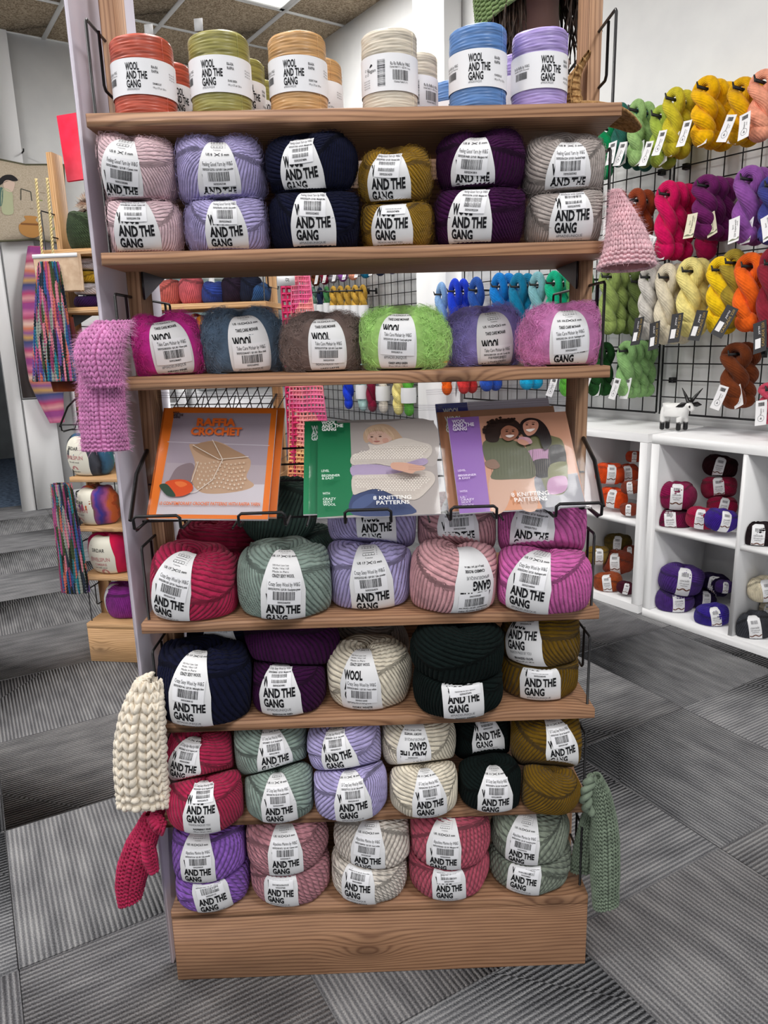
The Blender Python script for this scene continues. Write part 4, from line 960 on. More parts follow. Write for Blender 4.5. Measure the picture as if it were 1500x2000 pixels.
def cover_orange():
    c = Cover((343, 805), (557, 790), (293, 1003), (527, 1001), .197, .212)
    c.area([(343, 805), (557, 790), (527, 1001), (293, 1003)], 'ee7a1e', False)
    c.area([(361, 813), (545, 800), (516, 994), (311, 996)], 'a89ba6', False)
    c.area([(338, 906), (530, 902), (516, 994), (311, 996)], 'b3a6ad', False)
    c.area([(328, 945), (524, 938), (516, 994), (311, 996)], 'd3ccd2', False)
    c.stroke((343, 868), (538, 864), 1.5, 'cfc8d0')
    c.area([(345, 930), (360, 912), (388, 905), (392, 930), (380, 948), (340, 946)], '8d7b80')
    c.area([(384, 872), (400, 869), (428, 861), (452, 866), (470, 876), (497, 890), (499, 905), (490, 926), (504, 940), (480, 951), (430, 958), (398, 955), (384, 935), (393, 905)], 'c4a184')
    c.area([(390, 874), (430, 862), (470, 876), (494, 889), (470, 893), (440, 897), (410, 890)], 'a98668')
    for k in range(12):
        for j in range(7):
            a, b = 396 + k * 8.3 + (j % 2) * 4, 903 + j * 7.4 + 2 * math.sin(k)
            if a < 494 - abs(j - 2) * 3: c.area([(a - 2, b), (a, b - 2.4), (a + 2, b), (a, b + 2.4)], 'e2cfba' if j > 3 else 'dcc4aa', False)
    for a, b in (((392, 873), (440, 897)), ((440, 897), (497, 889)), ((430, 861), (447, 897)), ((400, 903), (384, 940)), ((447, 897), (425, 935)), ((425, 935), (392, 957)), ((392, 957), (340, 965))): c.stroke(a, b, 1.4, 'eadfd2')
    c.area([(333, 945), (347, 938), (372, 937), (386, 946), (382, 958), (362, 966), (343, 964)], 'e0511c'); c.area([(352, 942), (366, 940), (376, 945), (362, 950)], 'f07a3a')
    c.area([(322, 948), (335, 945), (346, 955), (352, 966), (338, 966), (328, 958)], '2f4a38')
    logo(c, 359, 815, '2a2328', 3.9, 21)
    c.say('RAFFIA', 403, 829.5, 13, 'ea6c22', 80, .05); c.say('CROCHET', 390, 847.5, 13, 'ea6c22', 104, .05)
    c.say('10 CONTEMPORARY CROCHET PATTERNS WITH RAFFIA YARN', 320, 979, 5.4, 'ec7426', 196, .02)
    return c
def cover_green():
    k = lambda x, y: (500 + x / 3, 800 + y / 3)
    c = Cover(k(383, 85), k(1015, 78), k(350, 625), k(1075, 605), .202, .181)
    A = lambda pts, h, sm=True: c.area([k(*p) for p in pts], h, sm)
    A([(383, 85), (1015, 78), (1075, 605), (350, 625)], 'b3aaa6', False); A([(383, 85), (558, 83), (562, 612), (350, 625)], '0b7a4c', False)
    A([(640, 90), (720, 86), (1010, 82), (1040, 330), (900, 300), (700, 120)], 'beb5b0')
    A([(563, 500), (660, 470), (740, 480), (820, 520), (900, 560), (908, 606), (563, 612)], '3b4a74'); A([(563, 545), (640, 500), (700, 505), (650, 560), (563, 590)], '4c5d8a')
    A([(630, 150), (655, 115), (700, 97), (755, 97), (800, 122), (835, 165), (848, 188), (810, 200), (780, 190), (700, 150), (655, 205), (632, 190)], 'c9a98c')
    A([(652, 165), (680, 140), (740, 142), (778, 165), (784, 192), (745, 212), (690, 216), (658, 195)], 'dcb7a4')
    A([(640, 130), (690, 104), (750, 110), (790, 150), (800, 190), (770, 165), (720, 128), (670, 140), (650, 165)], 'd3b596')
    for i in range(9): c.stroke(k(640 + i * 16, 128 - 3.2 * i + (i > 5) * (i - 5) * 9), k(646 + i * 19, 150 + (i - 4) ** 2 * 1.2), .7, 'b8946f' if i % 2 else 'e2c8ac')
    A([(655, 190), (668, 178), (682, 196), (676, 210)], 'd3a390'); A([(735, 186), (760, 180), (768, 200), (742, 208)], 'd3a390')
    for e in ((676, 161), (722, 158)): c.stroke(k(e[0] - 11, e[1] + 1), k(e[0] + 10, e[1] - 1), .7, 'a07c5e')
    for e in ((676, 172), (722, 170)): A([(e[0] - 9, e[1]), (e[0], e[1] - 4), (e[0] + 9, e[1]), (e[0], e[1] + 4)], '57423a')
    A([(684, 198), (704, 195), (722, 198), (704, 205)], 'b0716a'); A([(694, 178), (702, 176), (706, 190), (696, 191)], 'cfa28e')
    A([(655, 215), (700, 222), (760, 208), (812, 188), (862, 182), (940, 205), (1002, 225), (1012, 268), (985, 302), (930, 322), (800, 345), (700, 330), (566, 335), (563, 280), (620, 262), (662, 245)], 'd9d0c6')
    A([(563, 340), (700, 333), (800, 345), (960, 300), (988, 330), (900, 360), (785, 392), (640, 396), (563, 398)], 'b6a4c4')
    A([(563, 402), (640, 392), (785, 388), (900, 372), (1005, 376), (1036, 420), (1000, 475), (920, 532), (800, 505), (700, 470), (610, 490), (563, 498)], 'd6ccc2')
    for j in range(9):
        for i in range(26):
            x, y = 575 + i * 17 + (j % 2) * 8, 232 + j * 11.5
            if 600 + (80 if j < 3 else 0) < x < 1000 - j * 6 or (j > 4 and x < 720): A([(x - 6, y), (x, y - 4), (x + 6, y), (x, y + 3)], 'e9e2d9', False)
            y2 = 402 + j * 12.5
            if 575 + max(0, j - 6) * 60 < x < 1015 - abs(j - 2) * 14: A([(x - 6, y2), (x, y2 - 4), (x + 6, y2), (x, y2 + 3)], 'e6dfd6', False)
    A([(786, 352), (850, 350), (915, 362), (972, 375), (966, 392), (920, 400), (900, 412), (840, 398), (786, 382)], 'c79a86')
    for y in (372, 381, 390): c.stroke(k(880, y), k(962, y - 2 + (y - 381) * .3), .8, 'a97a68')
    for i, (t_, f) in enumerate((('WOOL', 88), ('AND THE', 132), ('GANG', 88))): c.say(t_, *k(405, 113 + 20 * i), 6.0, 'eef2ee', f / 3, .035)
    for t_, y, w_ in (('LEVEL', 394, 46), ('-', 407, 8), ('BEGINNER', 421, 108), ('& EASY', 436, 72), ('WITH', 520, 42), ('-', 534, 8), ('CRAZY', 550, 76), ('SEXY', 566, 56), ('WOOL', 581, 74)): c.say(t_, *k(391, y), 4.1 if t_ != '-' else .8, 'dcebe2', w_ / 3, .01)
    c.say('8 KNITTING', *k(680, 545), 6.6, 'f6f4f2', 222 / 3, .01); c.say('PATTERNS', *k(698, 571), 6.6, 'f6f4f2', 192 / 3, .01)
    return c
def cover_purple():
    c = Cover((862, 812), (1085, 795), (895, 985), (1150, 975), .209, .187); A = c.area
    A([(862, 812), (1085, 795), (1150, 975), (895, 985)], 'd39c80', False); A([(862, 812), (921, 807.5), (957, 982.5), (895, 985)], '9b70bd', False)
    A([(1050, 925), (1125, 915), (1150, 975), (1060, 979)], '9a9aa2', False); A([(957, 940), (1000, 935), (1060, 940), (1060, 979), (957, 982)], 'd8956a', False)
    A([(952, 922), (1000, 920), (1040, 921), (1051, 978), (1022, 980), (1003, 945), (985, 981), (962, 982)], 'd3ab95')
    A([(1040, 925), (1072, 918), (1100, 976), (1064, 979)], '74747e')
    A([(1016, 850), (1040, 842), (1068, 845), (1092, 862), (1108, 945), (1072, 953), (1052, 922), (1030, 905)], '6f6f4c')
    A([(1024, 873), (1066, 871), (1068, 889), (1032, 893)], 'c08fb4'); A([(1033, 894), (1068, 890), (1070, 920), (1044, 922)], '1f1d20'); A([(1064, 866), (1090, 864), (1099, 894), (1069, 899)], '232124')
    A([(1069, 900), (1100, 895), (1103, 921), (1070, 925)], '7f8055'); A([(1070, 926), (1103, 922), (1105, 948), (1072, 953)], 'c18fb6')
    A([(934, 858), (960, 850), (985, 852), (1010, 862), (1030, 885), (1042, 921), (1000, 926), (955, 925), (958, 905), (940, 890)], '5d6146')
    for i in range(14): c.stroke((948 + i * 6.4, 868), (956 + i * 6.2, 920), .7, '4e523a')
    A([(940, 895), (958, 890), (970, 902), (962, 908), (946, 905)], '8a6a58')
    A([(938, 852), (936, 832), (948, 818), (970, 812), (990, 814), (1003, 826), (1003, 842), (994, 836), (975, 828), (966, 842), (962, 856), (948, 858)], '2a1c18')
    rs = random.Random(4)
    for i in range(70):
        a = rs.uniform(PI * .95, PI * 2.15); r_ = rs.uniform(.75, 1.12); x, y = 970 + 34 * r_ * math.cos(a), 838 + 26 * r_ * math.sin(a)
        A([(x - 3, y), (x, y - 2.4), (x + 3, y), (x, y + 2.4)], rs.choice(('2a1c18', '241713', '35241d', '1f1411')))
    A([(966, 836), (978, 827), (994, 832), (1000, 842), (993, 853), (980, 857), (969, 850)], '9a6650')
    A([(1002, 835), (1002, 820), (1014, 812), (1034, 814), (1050, 826), (1062, 845), (1066, 862), (1056, 874), (1048, 866), (1040, 850), (1030, 846), (1016, 852)], '1d1517')
    A([(1007, 824), (1018, 816), (1032, 818), (1037, 828), (1031, 842), (1019, 847), (1010, 838)], 'c98f78')
    for i in range(8): c.stroke((1036 + i * 2.5, 822 + i * 2), (1046 + i * 2.4, 852 + i * 2.2), .6, '3a2a2a' if i % 2 else '120d0e')
    for i in range(10): c.stroke((1024 + i * 4.4, 874 + i * .2), (1034 + i * 4, 920), .35, '8a7a70')
    for x, y in ((977, 835), (989, 835.5), (1014, 822.5), (1026, 821)): c.stroke((x - 3, y + .4), (x + 3, y - .2), .8, '2a1a16')
    A([(982, 841), (985, 841), (987, 845.5), (982, 845.5)], '84543f'); A([(1019, 828), (1022, 828), (1024, 833), (1019, 833)], 'b57a64')
    for x, y in ((977, 839), (989, 839), (1014, 826), (1026, 825)): A([(x - 2.6, y), (x, y - 1.1), (x + 2.6, y), (x, y + 1.1)], '2a1a18')
    A([(975, 848), (984, 846), (992, 847), (984, 851.5)], 'e9dcd6'); A([(1013, 836), (1022, 834), (1031, 834), (1022, 840)], 'eee2dc')
    A([(1004, 850), (1022, 852), (1028, 862), (1012, 864), (1000, 858)], 'b98a96'); A([(1000, 856), (1010, 855), (1022, 862), (1014, 866), (1002, 862)], 'c08a74')
    for i, (t_, w_) in enumerate((('WOOL', 29), ('AND THE', 46), ('GANG', 30))): c.say(t_, 871 + i * 1.2, 822 + 7.2 * i, 6.2, 'efe6f4', w_, .035)
    for t_, y, w_, x in (('LEVEL', 913, 16, 888), ('-', 917.5, 3, 889), ('BEGINNER', 922, 37, 889), ('& EASY', 927, 24, 890), ('WITH', 950, 15, 893), ('-', 954, 3, 894), ("LIL'", 960, 12, 895), ('CRAZY', 964.5, 27, 896), ('SEXY', 969, 20, 897), ('WOOL', 974, 26, 898)): c.say(t_, x, y, 3.3 if t_ != '-' else .7, 'e8dcf0', w_, .01)
    c.say('8 KNITTING', 996, 957, 7, 'f6efec', 76, .01); c.say('PATTERNS', 1003, 966, 7, 'f6efec', 66, .01)
    return c
def cover_blank(w_, h_, band, field):
    c = Cover((0, 0), (100, 0), (0, 100), (100, 100), w_, h_)
    c.area([(0, 0), (100, 0), (100, 100), (0, 100)], field, False); c.area([(0, 0), (28, 0), (28, 100), (0, 100)], band, False)
    logo(c, 6, 8, 'e8f0ea', 5.2, 22); return c
co, cg, cp = cover_orange(), cover_green(), cover_purple()
Zr = .9165
booklet('pattern_booklet', co, (-.262, -.020, Zr), 38, 2.5, .006, 'orange framed raffia crochet booklet with a string bag on its cover', spine='e8741c')
booklet('pattern_booklet', cover_blank(.197, .212, 'e8741c', 'e8741c'), (-.250, -.006, Zr), 38, 2.5, .007, 'orange booklet behind the raffia crochet booklet', edgecol='e2b49a', sleeve=False)
booklet('pattern_booklet', cg, (.018, -.022, Zr - .003), 39, 0, .005, 'green booklet showing a blonde woman in a chunky cream scarf')
booklet('pattern_booklet', cover_blank(.202, .181, '0f7c4e', 'a8a19c'), (-.006, -.009, Zr), 39, 0, .006, 'green booklet peeking out behind the blonde woman booklet', sleeve=False)
booklet('pattern_booklet', cp, (.254, -.022, Zr), 40, -2, .005, 'purple booklet showing two smiling women in knitted jumpers')
booklet('pattern_booklet', cover_blank(.209, .198, 'b07a58', 'b88a6a'), (.238, -.008, Zr), 40, -2, .006, 'brown booklet behind the two women booklet, topped with white', sleeve=False)
booklet('pattern_booklet', cover_blank(.205, .212, '3b4aa0', 'dcd8e2'), (.236, .006, Zr + .002), 40, -2, .005, 'white and blue booklet rearmost behind the two women booklet', sleeve=True)

# ================================================================ knitted samples hung on the wire guards
def spine_fn(pts, wid, dep, wv=(1, 0, 0), dv=(0, 1, 0), sq=.75, slope=0.0):
    pts = np.array(pts, float); s0 = np.concatenate([[0], np.cumsum(np.linalg.norm(np.diff(pts, axis=0), axis=1))]); s0 /= s0[-1]
    k = np.linspace(0, 1, 60); Q = np.stack([np.interp(k, s0, pts[:, i]) for i in range(3)], -1)
    for _ in range(6): Q[1:-1] = .25 * Q[:-2] + .5 * Q[1:-1] + .25 * Q[2:]
    wid, dep = np.atleast_1d(wid), np.atleast_1d(dep); wv, dv = np.array(wv, float), np.array(dv, float)
    W_ = np.interp(k, np.linspace(0, 1, len(wid)), wid); D_ = np.interp(k, np.linspace(0, 1, len(dep)), dep)
    def fn(a, t, e=0.0):
        a, t = np.asarray(a) * 2 * PI, np.asarray(t)
        c = np.stack([np.interp(t, k, Q[:, i]) for i in range(3)], -1)
        ca, sa = np.cos(a), np.sin(a)
        w_ = np.interp(t, k, W_) + e; d_ = np.interp(t, k, D_) + e
        x = w_ * np.sign(ca) * np.abs(ca) ** sq; y = d_ * np.sign(sa) * np.abs(sa) ** sq
        return c + x[..., None] * wv + y[..., None] * dv + np.array([0, 0, 1.]) * (slope * y * t)[..., None]
    return fn
def knit(mb, fn, cols, rows, th=.5, t0=0., t1=1., garter=(), seg=6, lean=.5, m=0):
    a, t = np.meshgrid((np.arange(cols) + .5) / cols, t0 + (np.arange(rows) + .5) / rows * (t1 - t0)); jr = np.repeat(np.arange(rows)[:, None], cols, 1).ravel(); a, t = a.ravel(), t.ravel()
    e = 1e-3
    def frame(a, t):
        P = fn(a, t); A = (fn(a + e, t) - fn(a - e, t)) / (2 * e); T = (fn(a, np.clip(t + e, 0, 1)) - fn(a, np.clip(t - e, 0, 1))) / (2 * e)
        la, lt = np.linalg.norm(A, axis=1), np.linalg.norm(T, axis=1)
        A = A / la[:, None]; N = np.cross(A, T); N /= np.linalg.norm(N, axis=1)[:, None] + 1e-12; T = np.cross(N, A)
        return P, A, T, N, la / cols, lt * (t1 - t0) / rows
    g = np.isin(jr, list(garter))
    for sg in (-1, 1):
        k = ~g
        P, A, T, N, ca, rt = frame(a[k] + sg * .25 / cols, t[k])
        d = T + sg * lean * -A; d /= np.linalg.norm(d, axis=1)[:, None]; q = np.cross(N, d)
        R = np.stack([d, q, N], -1); S = np.stack([.70 * rt * 1.1, .30 * ca, .5 * (.30 * ca + .4 * rt) * th * 1.6], -1)
        mb.blob(P, R, S, m, seg, 4)
    if g.any():
        for sg in (-1, 1):
            P, A, T, N, ca, rt = frame(a[g] + sg * .25 / cols, t[g] + sg * .12 * (t1 - t0) / rows)
            mb.blob(P, np.stack([A, T, N], -1), np.stack([.36 * ca, .42 * rt, .46 * rt], -1), m, seg, 4)
    aa, tt = np.meshgrid(np.linspace(0, 1, 25)[:-1], np.linspace(t0, t1, 24))
    mb.grid(fn(aa, tt, -.0012), m, wrap=True)
def fuzzies(root, mat, fn, n, L, wd, seed=1, t0=0., t1=1.):
    rng = np.random.RandomState(seed); a, t = rng.rand(n), t0 + (t1 - t0) * rng.rand(n)
    P = fn(a, t); P2 = fn(a, t, .002); N = P2 - P; N /= np.linalg.norm(N, axis=1)[:, None] + 1e-9
    dr = rng.normal(0, 1, (n, 3)); dr = .7 * dr / np.linalg.norm(dr, axis=1)[:, None] + .65 * N
    l = (L * rng.uniform(.5, 1.2, n))[:, None]; v = np.cross(dr, rng.normal(0, 1, (n, 3))); v /= np.linalg.norm(v, axis=1)[:, None] + 1e-9
    R = np.stack([P, P + dr * l * .5, P + dr * l + np.array([0, 0, -.2]) * l], 1); ww = np.array([1, .8, .3]) * wd / 2
    V = np.stack([R + v[:, None] * ww[None, :, None], R - v[:, None] * ww[None, :, None]], 2).reshape(-1, 3)
    b = (np.arange(n) * 6)[:, None]; F = (b[:, :, None] + np.array([[0, 1, 3, 2], [2, 3, 5, 4]])[None]).reshape(-1, 4)
    o = MB().add(V, F).build('fuzz', mat, root); o['kind'] = 'stuff'
M_KW = wool('knit_white', 'ece2d2', 'plain'); M_KP = wool('knit_pink', 'd68abf', 'mohair'); M_KR = wool('knit_raspberry', 'b02a52', 'plain'); M_KG = wool('knit_greygreen', '7c8a78', 'plain'); M_KH = wool('knit_palepink', 'e6bcc4', 'mohair')
# chunky cream mitt
f1 = spine_fn([(-.388, -.004, .628), (-.397, -.024, .590), (-.407, -.027, .536), (-.4135, -.027, .470), (-.414, -.027, .396)], [.020, .034, .040, .041, .042], [.013, .015, .016, .016, .016])
mb = MB(); knit(mb, f1, 12, 14, .9, garter=(12, 13), lean=.38); root = mb.build('knitted_mitt', M_KW, None, True)
mb = MB(); e = f1(np.zeros(24), np.linspace(.12, .98, 24)) + np.array([0, -.006, 0]); mb.blob(e, np.eye(3), [.0075, .0085, .0068]); e[:, 0] -= .0085; e[:, 2] += .006; mb.blob(e, np.eye(3), [.0065, .0080, .0058]); mb.build('bobble_edge', M_KW, root, True)
f2 = spine_fn([(-.388, .0, .627), (-.405, -.002, .619), (-.424, -.006, .602), (-.430, -.008, .575)], [.012, .018, .019, .017], [.010, .012, .013, .012], wv=(.45, 0, .89))
mb = MB(); knit(mb, f2, 10, 7, .9, garter=(5, 6)); mb.build('folded_cuff', M_KW, root, True)
tag(root, 'chunky cream hand-knitted mitt hanging on the wire guard at left', 'mitten', 'knitted samples')
# raspberry mitten
f1 = spine_fn([(-.404, -.006, .372), (-.428, -.012, .325), (-.447, -.014, .275), (-.460, -.014, .225), (-.466, -.014, .186)], [.020, .032, .035, .031, .020], [.012, .016, .017, .015, .011], wv=(.93, 0, .36))
mb = MB(); knit(mb, f1, 22, 22, .8, garter=(0, 1, 19, 20, 21), lean=.6); root = mb.build('knitted_mitten', M_KR, None, True)
f2 = spine_fn([(-.420, -.022, .325), (-.418, -.026, .295), (-.411, -.028, .262)], [.012, .013, .008], [.010, .011, .007])
mb = MB(); knit(mb, f2, 9, 9, .8); mb.build('thumb', M_KR, root, True)
f2 = spine_fn([(-.405, -.02, .376), (-.392, -.03, .362), (-.380, -.034, .352)], [.014, .016, .010], [.009, .010, .008], wv=(.3, 0, .95))
mb = MB(); knit(mb, f2, 9, 6, .8, garter=(4, 5)); mb.build('cuff', M_KR, root, True)
tag(root, 'raspberry knitted mitten with thumb hanging below the cream mitt', 'mitten', 'knitted samples')
# hairy pink sleeve
fl_ = spine_fn([(-.404, -.014, 1.200), (-.408, -.016, 1.150), (-.413, -.016, 1.095), (-.415, -.016, 1.032)], [.030, .033, .034, .035], [.012, .013, .014, .013])
mb = MB(); knit(mb, fl_, 24, 24, .7, garter=(21, 22, 23), lean=.35); root = mb.build('knitted_cowl', M_KP, None, True)
fu = spine_fn([(-.384, .0, 1.232), (-.396, -.028, 1.208), (-.403, -.036, 1.178), (-.400, -.036, 1.150), (-.397, -.034, 1.132)], [.024, .034, .036, .032, .024], [.010, .013, .013, .012, .010])
mb = MB(); knit(mb, fu, 24, 14, .7, garter=(0, 13), lean=.35); mb.build('folded_top', M_KP, root, True)
hm = wool('knit_pink_halo', 'e6a9d2', 'mohair'); fuzzies(root, hm, fl_, 5200, .010, .00042, 3); fuzzies(root, hm, fu, 3800, .011, .00042, 4)
tag(root, 'hairy pink knitted cowl folded over the wire guard beside hot pink ball', 'cowl', 'knitted samples')
# grey green mitten on the right
f1 = spine_fn([(.396, -.008, .410), (.408, -.012, .380), (.417, -.012, .320), (.422, -.012, .240), (.428, -.012, .135)], [.012, .020, .026, .026, .022], [.012, .014, .016, .016, .013], wv=(.96, 0, .25))
mb = MB(); knit(mb, f1, 22, 34, .7, garter=(31, 32, 33)); root = mb.build('knitted_mitten', M_KG, None, True)
f2 = spine_fn([(.408, .012, .352), (.404, .024, .300), (.404, .030, .240), (.402, .032, .178)], [.010, .018, .026, .030], [.008, .010, .012, .012])
mb = MB(); knit(mb, f2, 20, 20, .7, garter=(18, 19)); mb.build('back_layer', M_KG, root, True)
mb = MB()
for sg in (0, PI): mb.tube([(.391 + .007 * math.sin(q * 13 + sg) - .012 * math.sin(q * PI), -.016 + .004 * math.cos(q * 13 + sg), .414 - .075 * q) for q in np.linspace(0, 1, 26)], .0062, 8)
mb.build('cable_cuff', M_KG, root, True)
tag(root, 'grey green knitted mitten draped over the right end of shelf', 'mitten', 'knitted samples')
# pale pink hat
f1 = spine_fn([(.389, -.004, 1.404), (.396, -.010, 1.378), (.404, -.014, 1.345), (.4085, -.016, 1.315), (.407, -.016, 1.290)], [.006, .016, .026, .034, .042], [.006, .014, .020, .026, .034], sq=.9, slope=-.12)
mb = MB(); knit(mb, f1, 24, 16, .7, garter=(13, 14, 15), lean=.22); root = mb.build('knitted_hat', M_KH, None, True)
mb = MB(); aa, tt = np.meshgrid(np.linspace(0, 1, 25)[:-1], np.linspace(.5, .97, 8)); mb.grid(f1(aa, tt, -.004), 0, wrap=True); mb.build('shaded_inside', wool('knit_inside_shade', 'c98f92', 'mohair'), root, True)  # inside face coloured darker: shade of the hollow put into the wool colour
fuzzies(root, M_KH, f1, 3600, .009, .0004, 8)
tag(root, 'fluffy pale pink knitted hat hanging at the right shelf end', 'hat', 'knitted samples')

# colour, place along the wall, top height, length, width, hanks behind it
SKEINS = [
('teal', -0.371, 2.145, 0.258, 0.086, 2),
('lightgreen', -0.286, 2.137, 0.263, 0.089, 1),
('chartreuse', -0.173, 2.085, 0.237, 0.093, 1),
('goldgreen', -0.112, 2.134, 0.26, 0.101, 1),
('yellow', 0.023, 2.136, 0.254, 0.12, 2),
('gold', 0.168, 2.092, 0.232, 0.108, 1),
('salmon', 0.247, 2.095, 0.243, 0.109, 0),
('rust', -0.361, 1.801, 0.208, 0.099, 0),
('rust', -0.268, 1.792, 0.285, 0.097, 1),
('hotpink', -0.117, 1.795, 0.311, 0.114, 2),
('plumpurple', 0.052, 1.786, 0.243, 0.115, 2),
('violet', 0.225, 1.785, 0.282, 0.116, 1),
('indigo', 0.319, 1.737, 0.244, 0.11, 0),
('lightblue', -1.584, 1.516, 0.41, 0.1, 0),
('royal', -1.464, 1.526, 0.414, 0.104, 1),
('blue', -1.282, 1.519, 0.407, 0.111, 0),
('cerulean', -1.102, 1.525, 0.413, 0.123, 1),
('tealblue', -0.962, 1.512, 0.401, 0.114, 1),
('aqua', -0.828, 1.506, 0.369, 0.106, 0),
('emerald', -0.72, 1.501, 0.34, 0.103, 1),
('leaf', -0.584, 1.507, 0.324, 0.105, 1),
('olivegreen', -0.388, 1.497, 0.307, 0.114, 2),
('lightgrey', -0.185, 1.48, 0.316, 0.097, 1),
('creamskein', -0.096, 1.475, 0.333, 0.106, 2),
('paleyellow', 0.01, 1.487, 0.315, 0.119, 1),
('sunyellow', 0.138, 1.477, 0.298, 0.111, 1),
('orange', 0.256, 1.479, 0.293, 0.118, 1),
('darkred', 0.343, 1.491, 0.363, 0.112, 0),
('darkgreen', -0.447, 1.161, 0.251, 0.104, 1),
('sagegreen', -0.277, 1.166, 0.258, 0.104, 3),
('brown', 0.233, 1.152, 0.259, 0.13, 1),
('rosered', 0.39, 1.007, 0.162, 0.115, 0),
('turquoise', -0.89, 1.213, 0.289, 0.115, 1),
('cobalt', -1.197, 1.207, 0.304, 0.111, 1),
('scarlet', -1.389, 1.197, 0.316, 0.104, 1),
('orange', -1.54, 1.199, 0.332, 0.101, 0),
('grass', -0.624, 1.207, 0.305, 0.098, 0),
]
# colour, place along the wall, depth in the cube, height, half width
CUBEBALLS = [
('orange', -0.285, 0.10, 0.576, 0.0667),
('orange', -0.256, 0.10, 0.468, 0.0633),
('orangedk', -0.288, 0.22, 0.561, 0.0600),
('rust', -0.150, 0.08, 0.535, 0.0414),
('rust', -0.137, 0.06, 0.440, 0.0391),
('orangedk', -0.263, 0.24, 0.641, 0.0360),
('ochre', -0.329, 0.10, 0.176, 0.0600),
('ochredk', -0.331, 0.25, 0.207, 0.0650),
('rust', -0.265, 0.16, 0.147, 0.0744),
('rustorange', -0.242, 0.07, 0.071, 0.0660),
('burgundy', -0.134, 0.06, 0.077, 0.0391),
('rust', -0.265, 0.25, 0.186, 0.0360),
('magentadk', 0.067, 0.09, 0.531, 0.0819),
('wine', 0.056, 0.09, 0.423, 0.0770),
('crimson', 0.196, 0.08, 0.460, 0.0609),
('ultraviolet', 0.285, 0.07, 0.470, 0.0620),
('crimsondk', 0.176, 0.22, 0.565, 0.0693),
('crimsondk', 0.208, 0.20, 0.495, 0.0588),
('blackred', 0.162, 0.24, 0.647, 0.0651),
('purple', 0.118, 0.09, 0.176, 0.0902),
('purple', 0.093, 0.09, 0.079, 0.0814),
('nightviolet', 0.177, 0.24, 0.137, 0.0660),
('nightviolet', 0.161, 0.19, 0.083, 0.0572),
('indigo', 0.280, 0.07, 0.067, 0.0672),
('purple', 0.235, 0.22, 0.148, 0.0374),
('blackbrown', 0.422, 0.09, 0.432, 0.0760),
('ivorywool', 0.454, 0.12, 0.220, 0.0660),
('charcoal', 0.441, 0.08, 0.074, 0.0760),
('ivorywool', 0.436, 0.20, 0.112, 0.0400),
]

# ================================================================ hanks of yarn on the wire grids
def hank_mesh(turns, seed):
    L, w_ = .26, .10; R, r = .0215, .0275; rs = np.random.RandomState(seed)
    n = 34; t = np.linspace(0, 1, n)
    th = 2 * PI * turns * t ** .95
    top = 1 - sstep(.0, .16, t); zt = -.0515 - t * (L - .0515 - .03); taper = (1 - .25 * sstep(.82, 1, t)) * (1 + .58 * top)
    A = np.stack([R * np.cos(th) * taper, R * .75 * np.sin(th) * taper, zt], -1); B = A * [-1, -1, 1]
    ar = np.linspace(0, PI, 12)[1:-1]
    arch = np.stack([.034 * np.cos(ar), 0 * ar, -.0515 + .034 * np.sin(ar)], -1)
    path = np.concatenate([A[::-1], arch, B]); k = len(path); m = 18
    rr = np.concatenate([(r * (.92 + .08 * np.sin(t * 9 + seed)) * (1 - .12 * t) * (1 - top) + .0175 * top)[::-1], np.full(10, .0175), r * (.92 + .08 * np.sin(t * 8 + 2 + seed)) * (1 - .12 * t) * (1 - top) + .0175 * top])
    T = np.gradient(path, axis=0); T /= np.linalg.norm(T, axis=1)[:, None]
    N = np.empty_like(path); v = np.array([0, 1., 0]); v -= T[0] * (v @ T[0]); N[0] = v / np.linalg.norm(v)
    for i in range(1, k): v = N[i - 1] - T[i] * (N[i - 1] @ T[i]); N[i] = v / np.linalg.norm(v)
    Bn = np.cross(T, N); al = np.linspace(0, 2 * PI, m + 1)
    V = path[:, None] + rr[:, None, None] * (np.cos(al)[None, :, None] * N[:, None] + np.sin(al)[None, :, None] * Bn[:, None])
    s = np.concatenate([[0], np.cumsum(np.linalg.norm(np.diff(path, axis=0), axis=1))])
    UV = np.stack([np.repeat(al[None] / (2 * PI) * 17, k, 0) + (s / .02)[:, None], np.repeat((s / .01)[:, None], m + 1, 1)], -1)
    i = np.arange(k - 1)[:, None]; j = np.arange(m)[None]
    F = [np.stack([i * (m + 1) + j, i * (m + 1) + j + 1, (i + 1) * (m + 1) + j + 1, (i + 1) * (m + 1) + j], -1).reshape(-1, 4)]
    V = V.reshape(-1, 3); UV = UV.reshape(-1, 2); off = len(V)
    # the knot at the foot where the hank is tucked through itself
    la, lo = np.linspace(-PI / 2, PI / 2, 12), np.linspace(0, 2 * PI, 20); LA, LO = np.meshgrid(la, lo, indexing='ij')
    K = np.stack([.040 * np.cos(LA) * np.cos(LO) + .008, .030 * np.cos(LA) * np.sin(LO) - .004, .034 * np.sin(LA) - L + .036], -1)
    i = np.arange(11)[:, None]; j = np.arange(19)[None]
    F.append(np.stack([i * 20 + j, i * 20 + j + 1, (i + 1) * 20 + j + 1, (i + 1) * 20 + j], -1).reshape(-1, 4) + off)
    V = np.concatenate([V, K.reshape(-1, 3)]); UV = np.concatenate([UV, np.stack([LO / (2 * PI) * 16 + LA * 2, LA * 4], -1).reshape(-1, 2)])
    return mesh('hank', V, F, M_PAPER, smooth=True, uv=UV)
HANKS = [hank_mesh(1.1, 1), hank_mesh(1.3, 2), hank_mesh(.95, 3)]
M_TAGW = plain('tag_white', 'e9e8ea', .5); M_TAGK = plain('tag_black', '26262b', .5); M_TAGC = plain('tag_cream', 'ddd6bd', .5); M_GOLD = plain('gold_ink', 'b89a52', .4, .3)
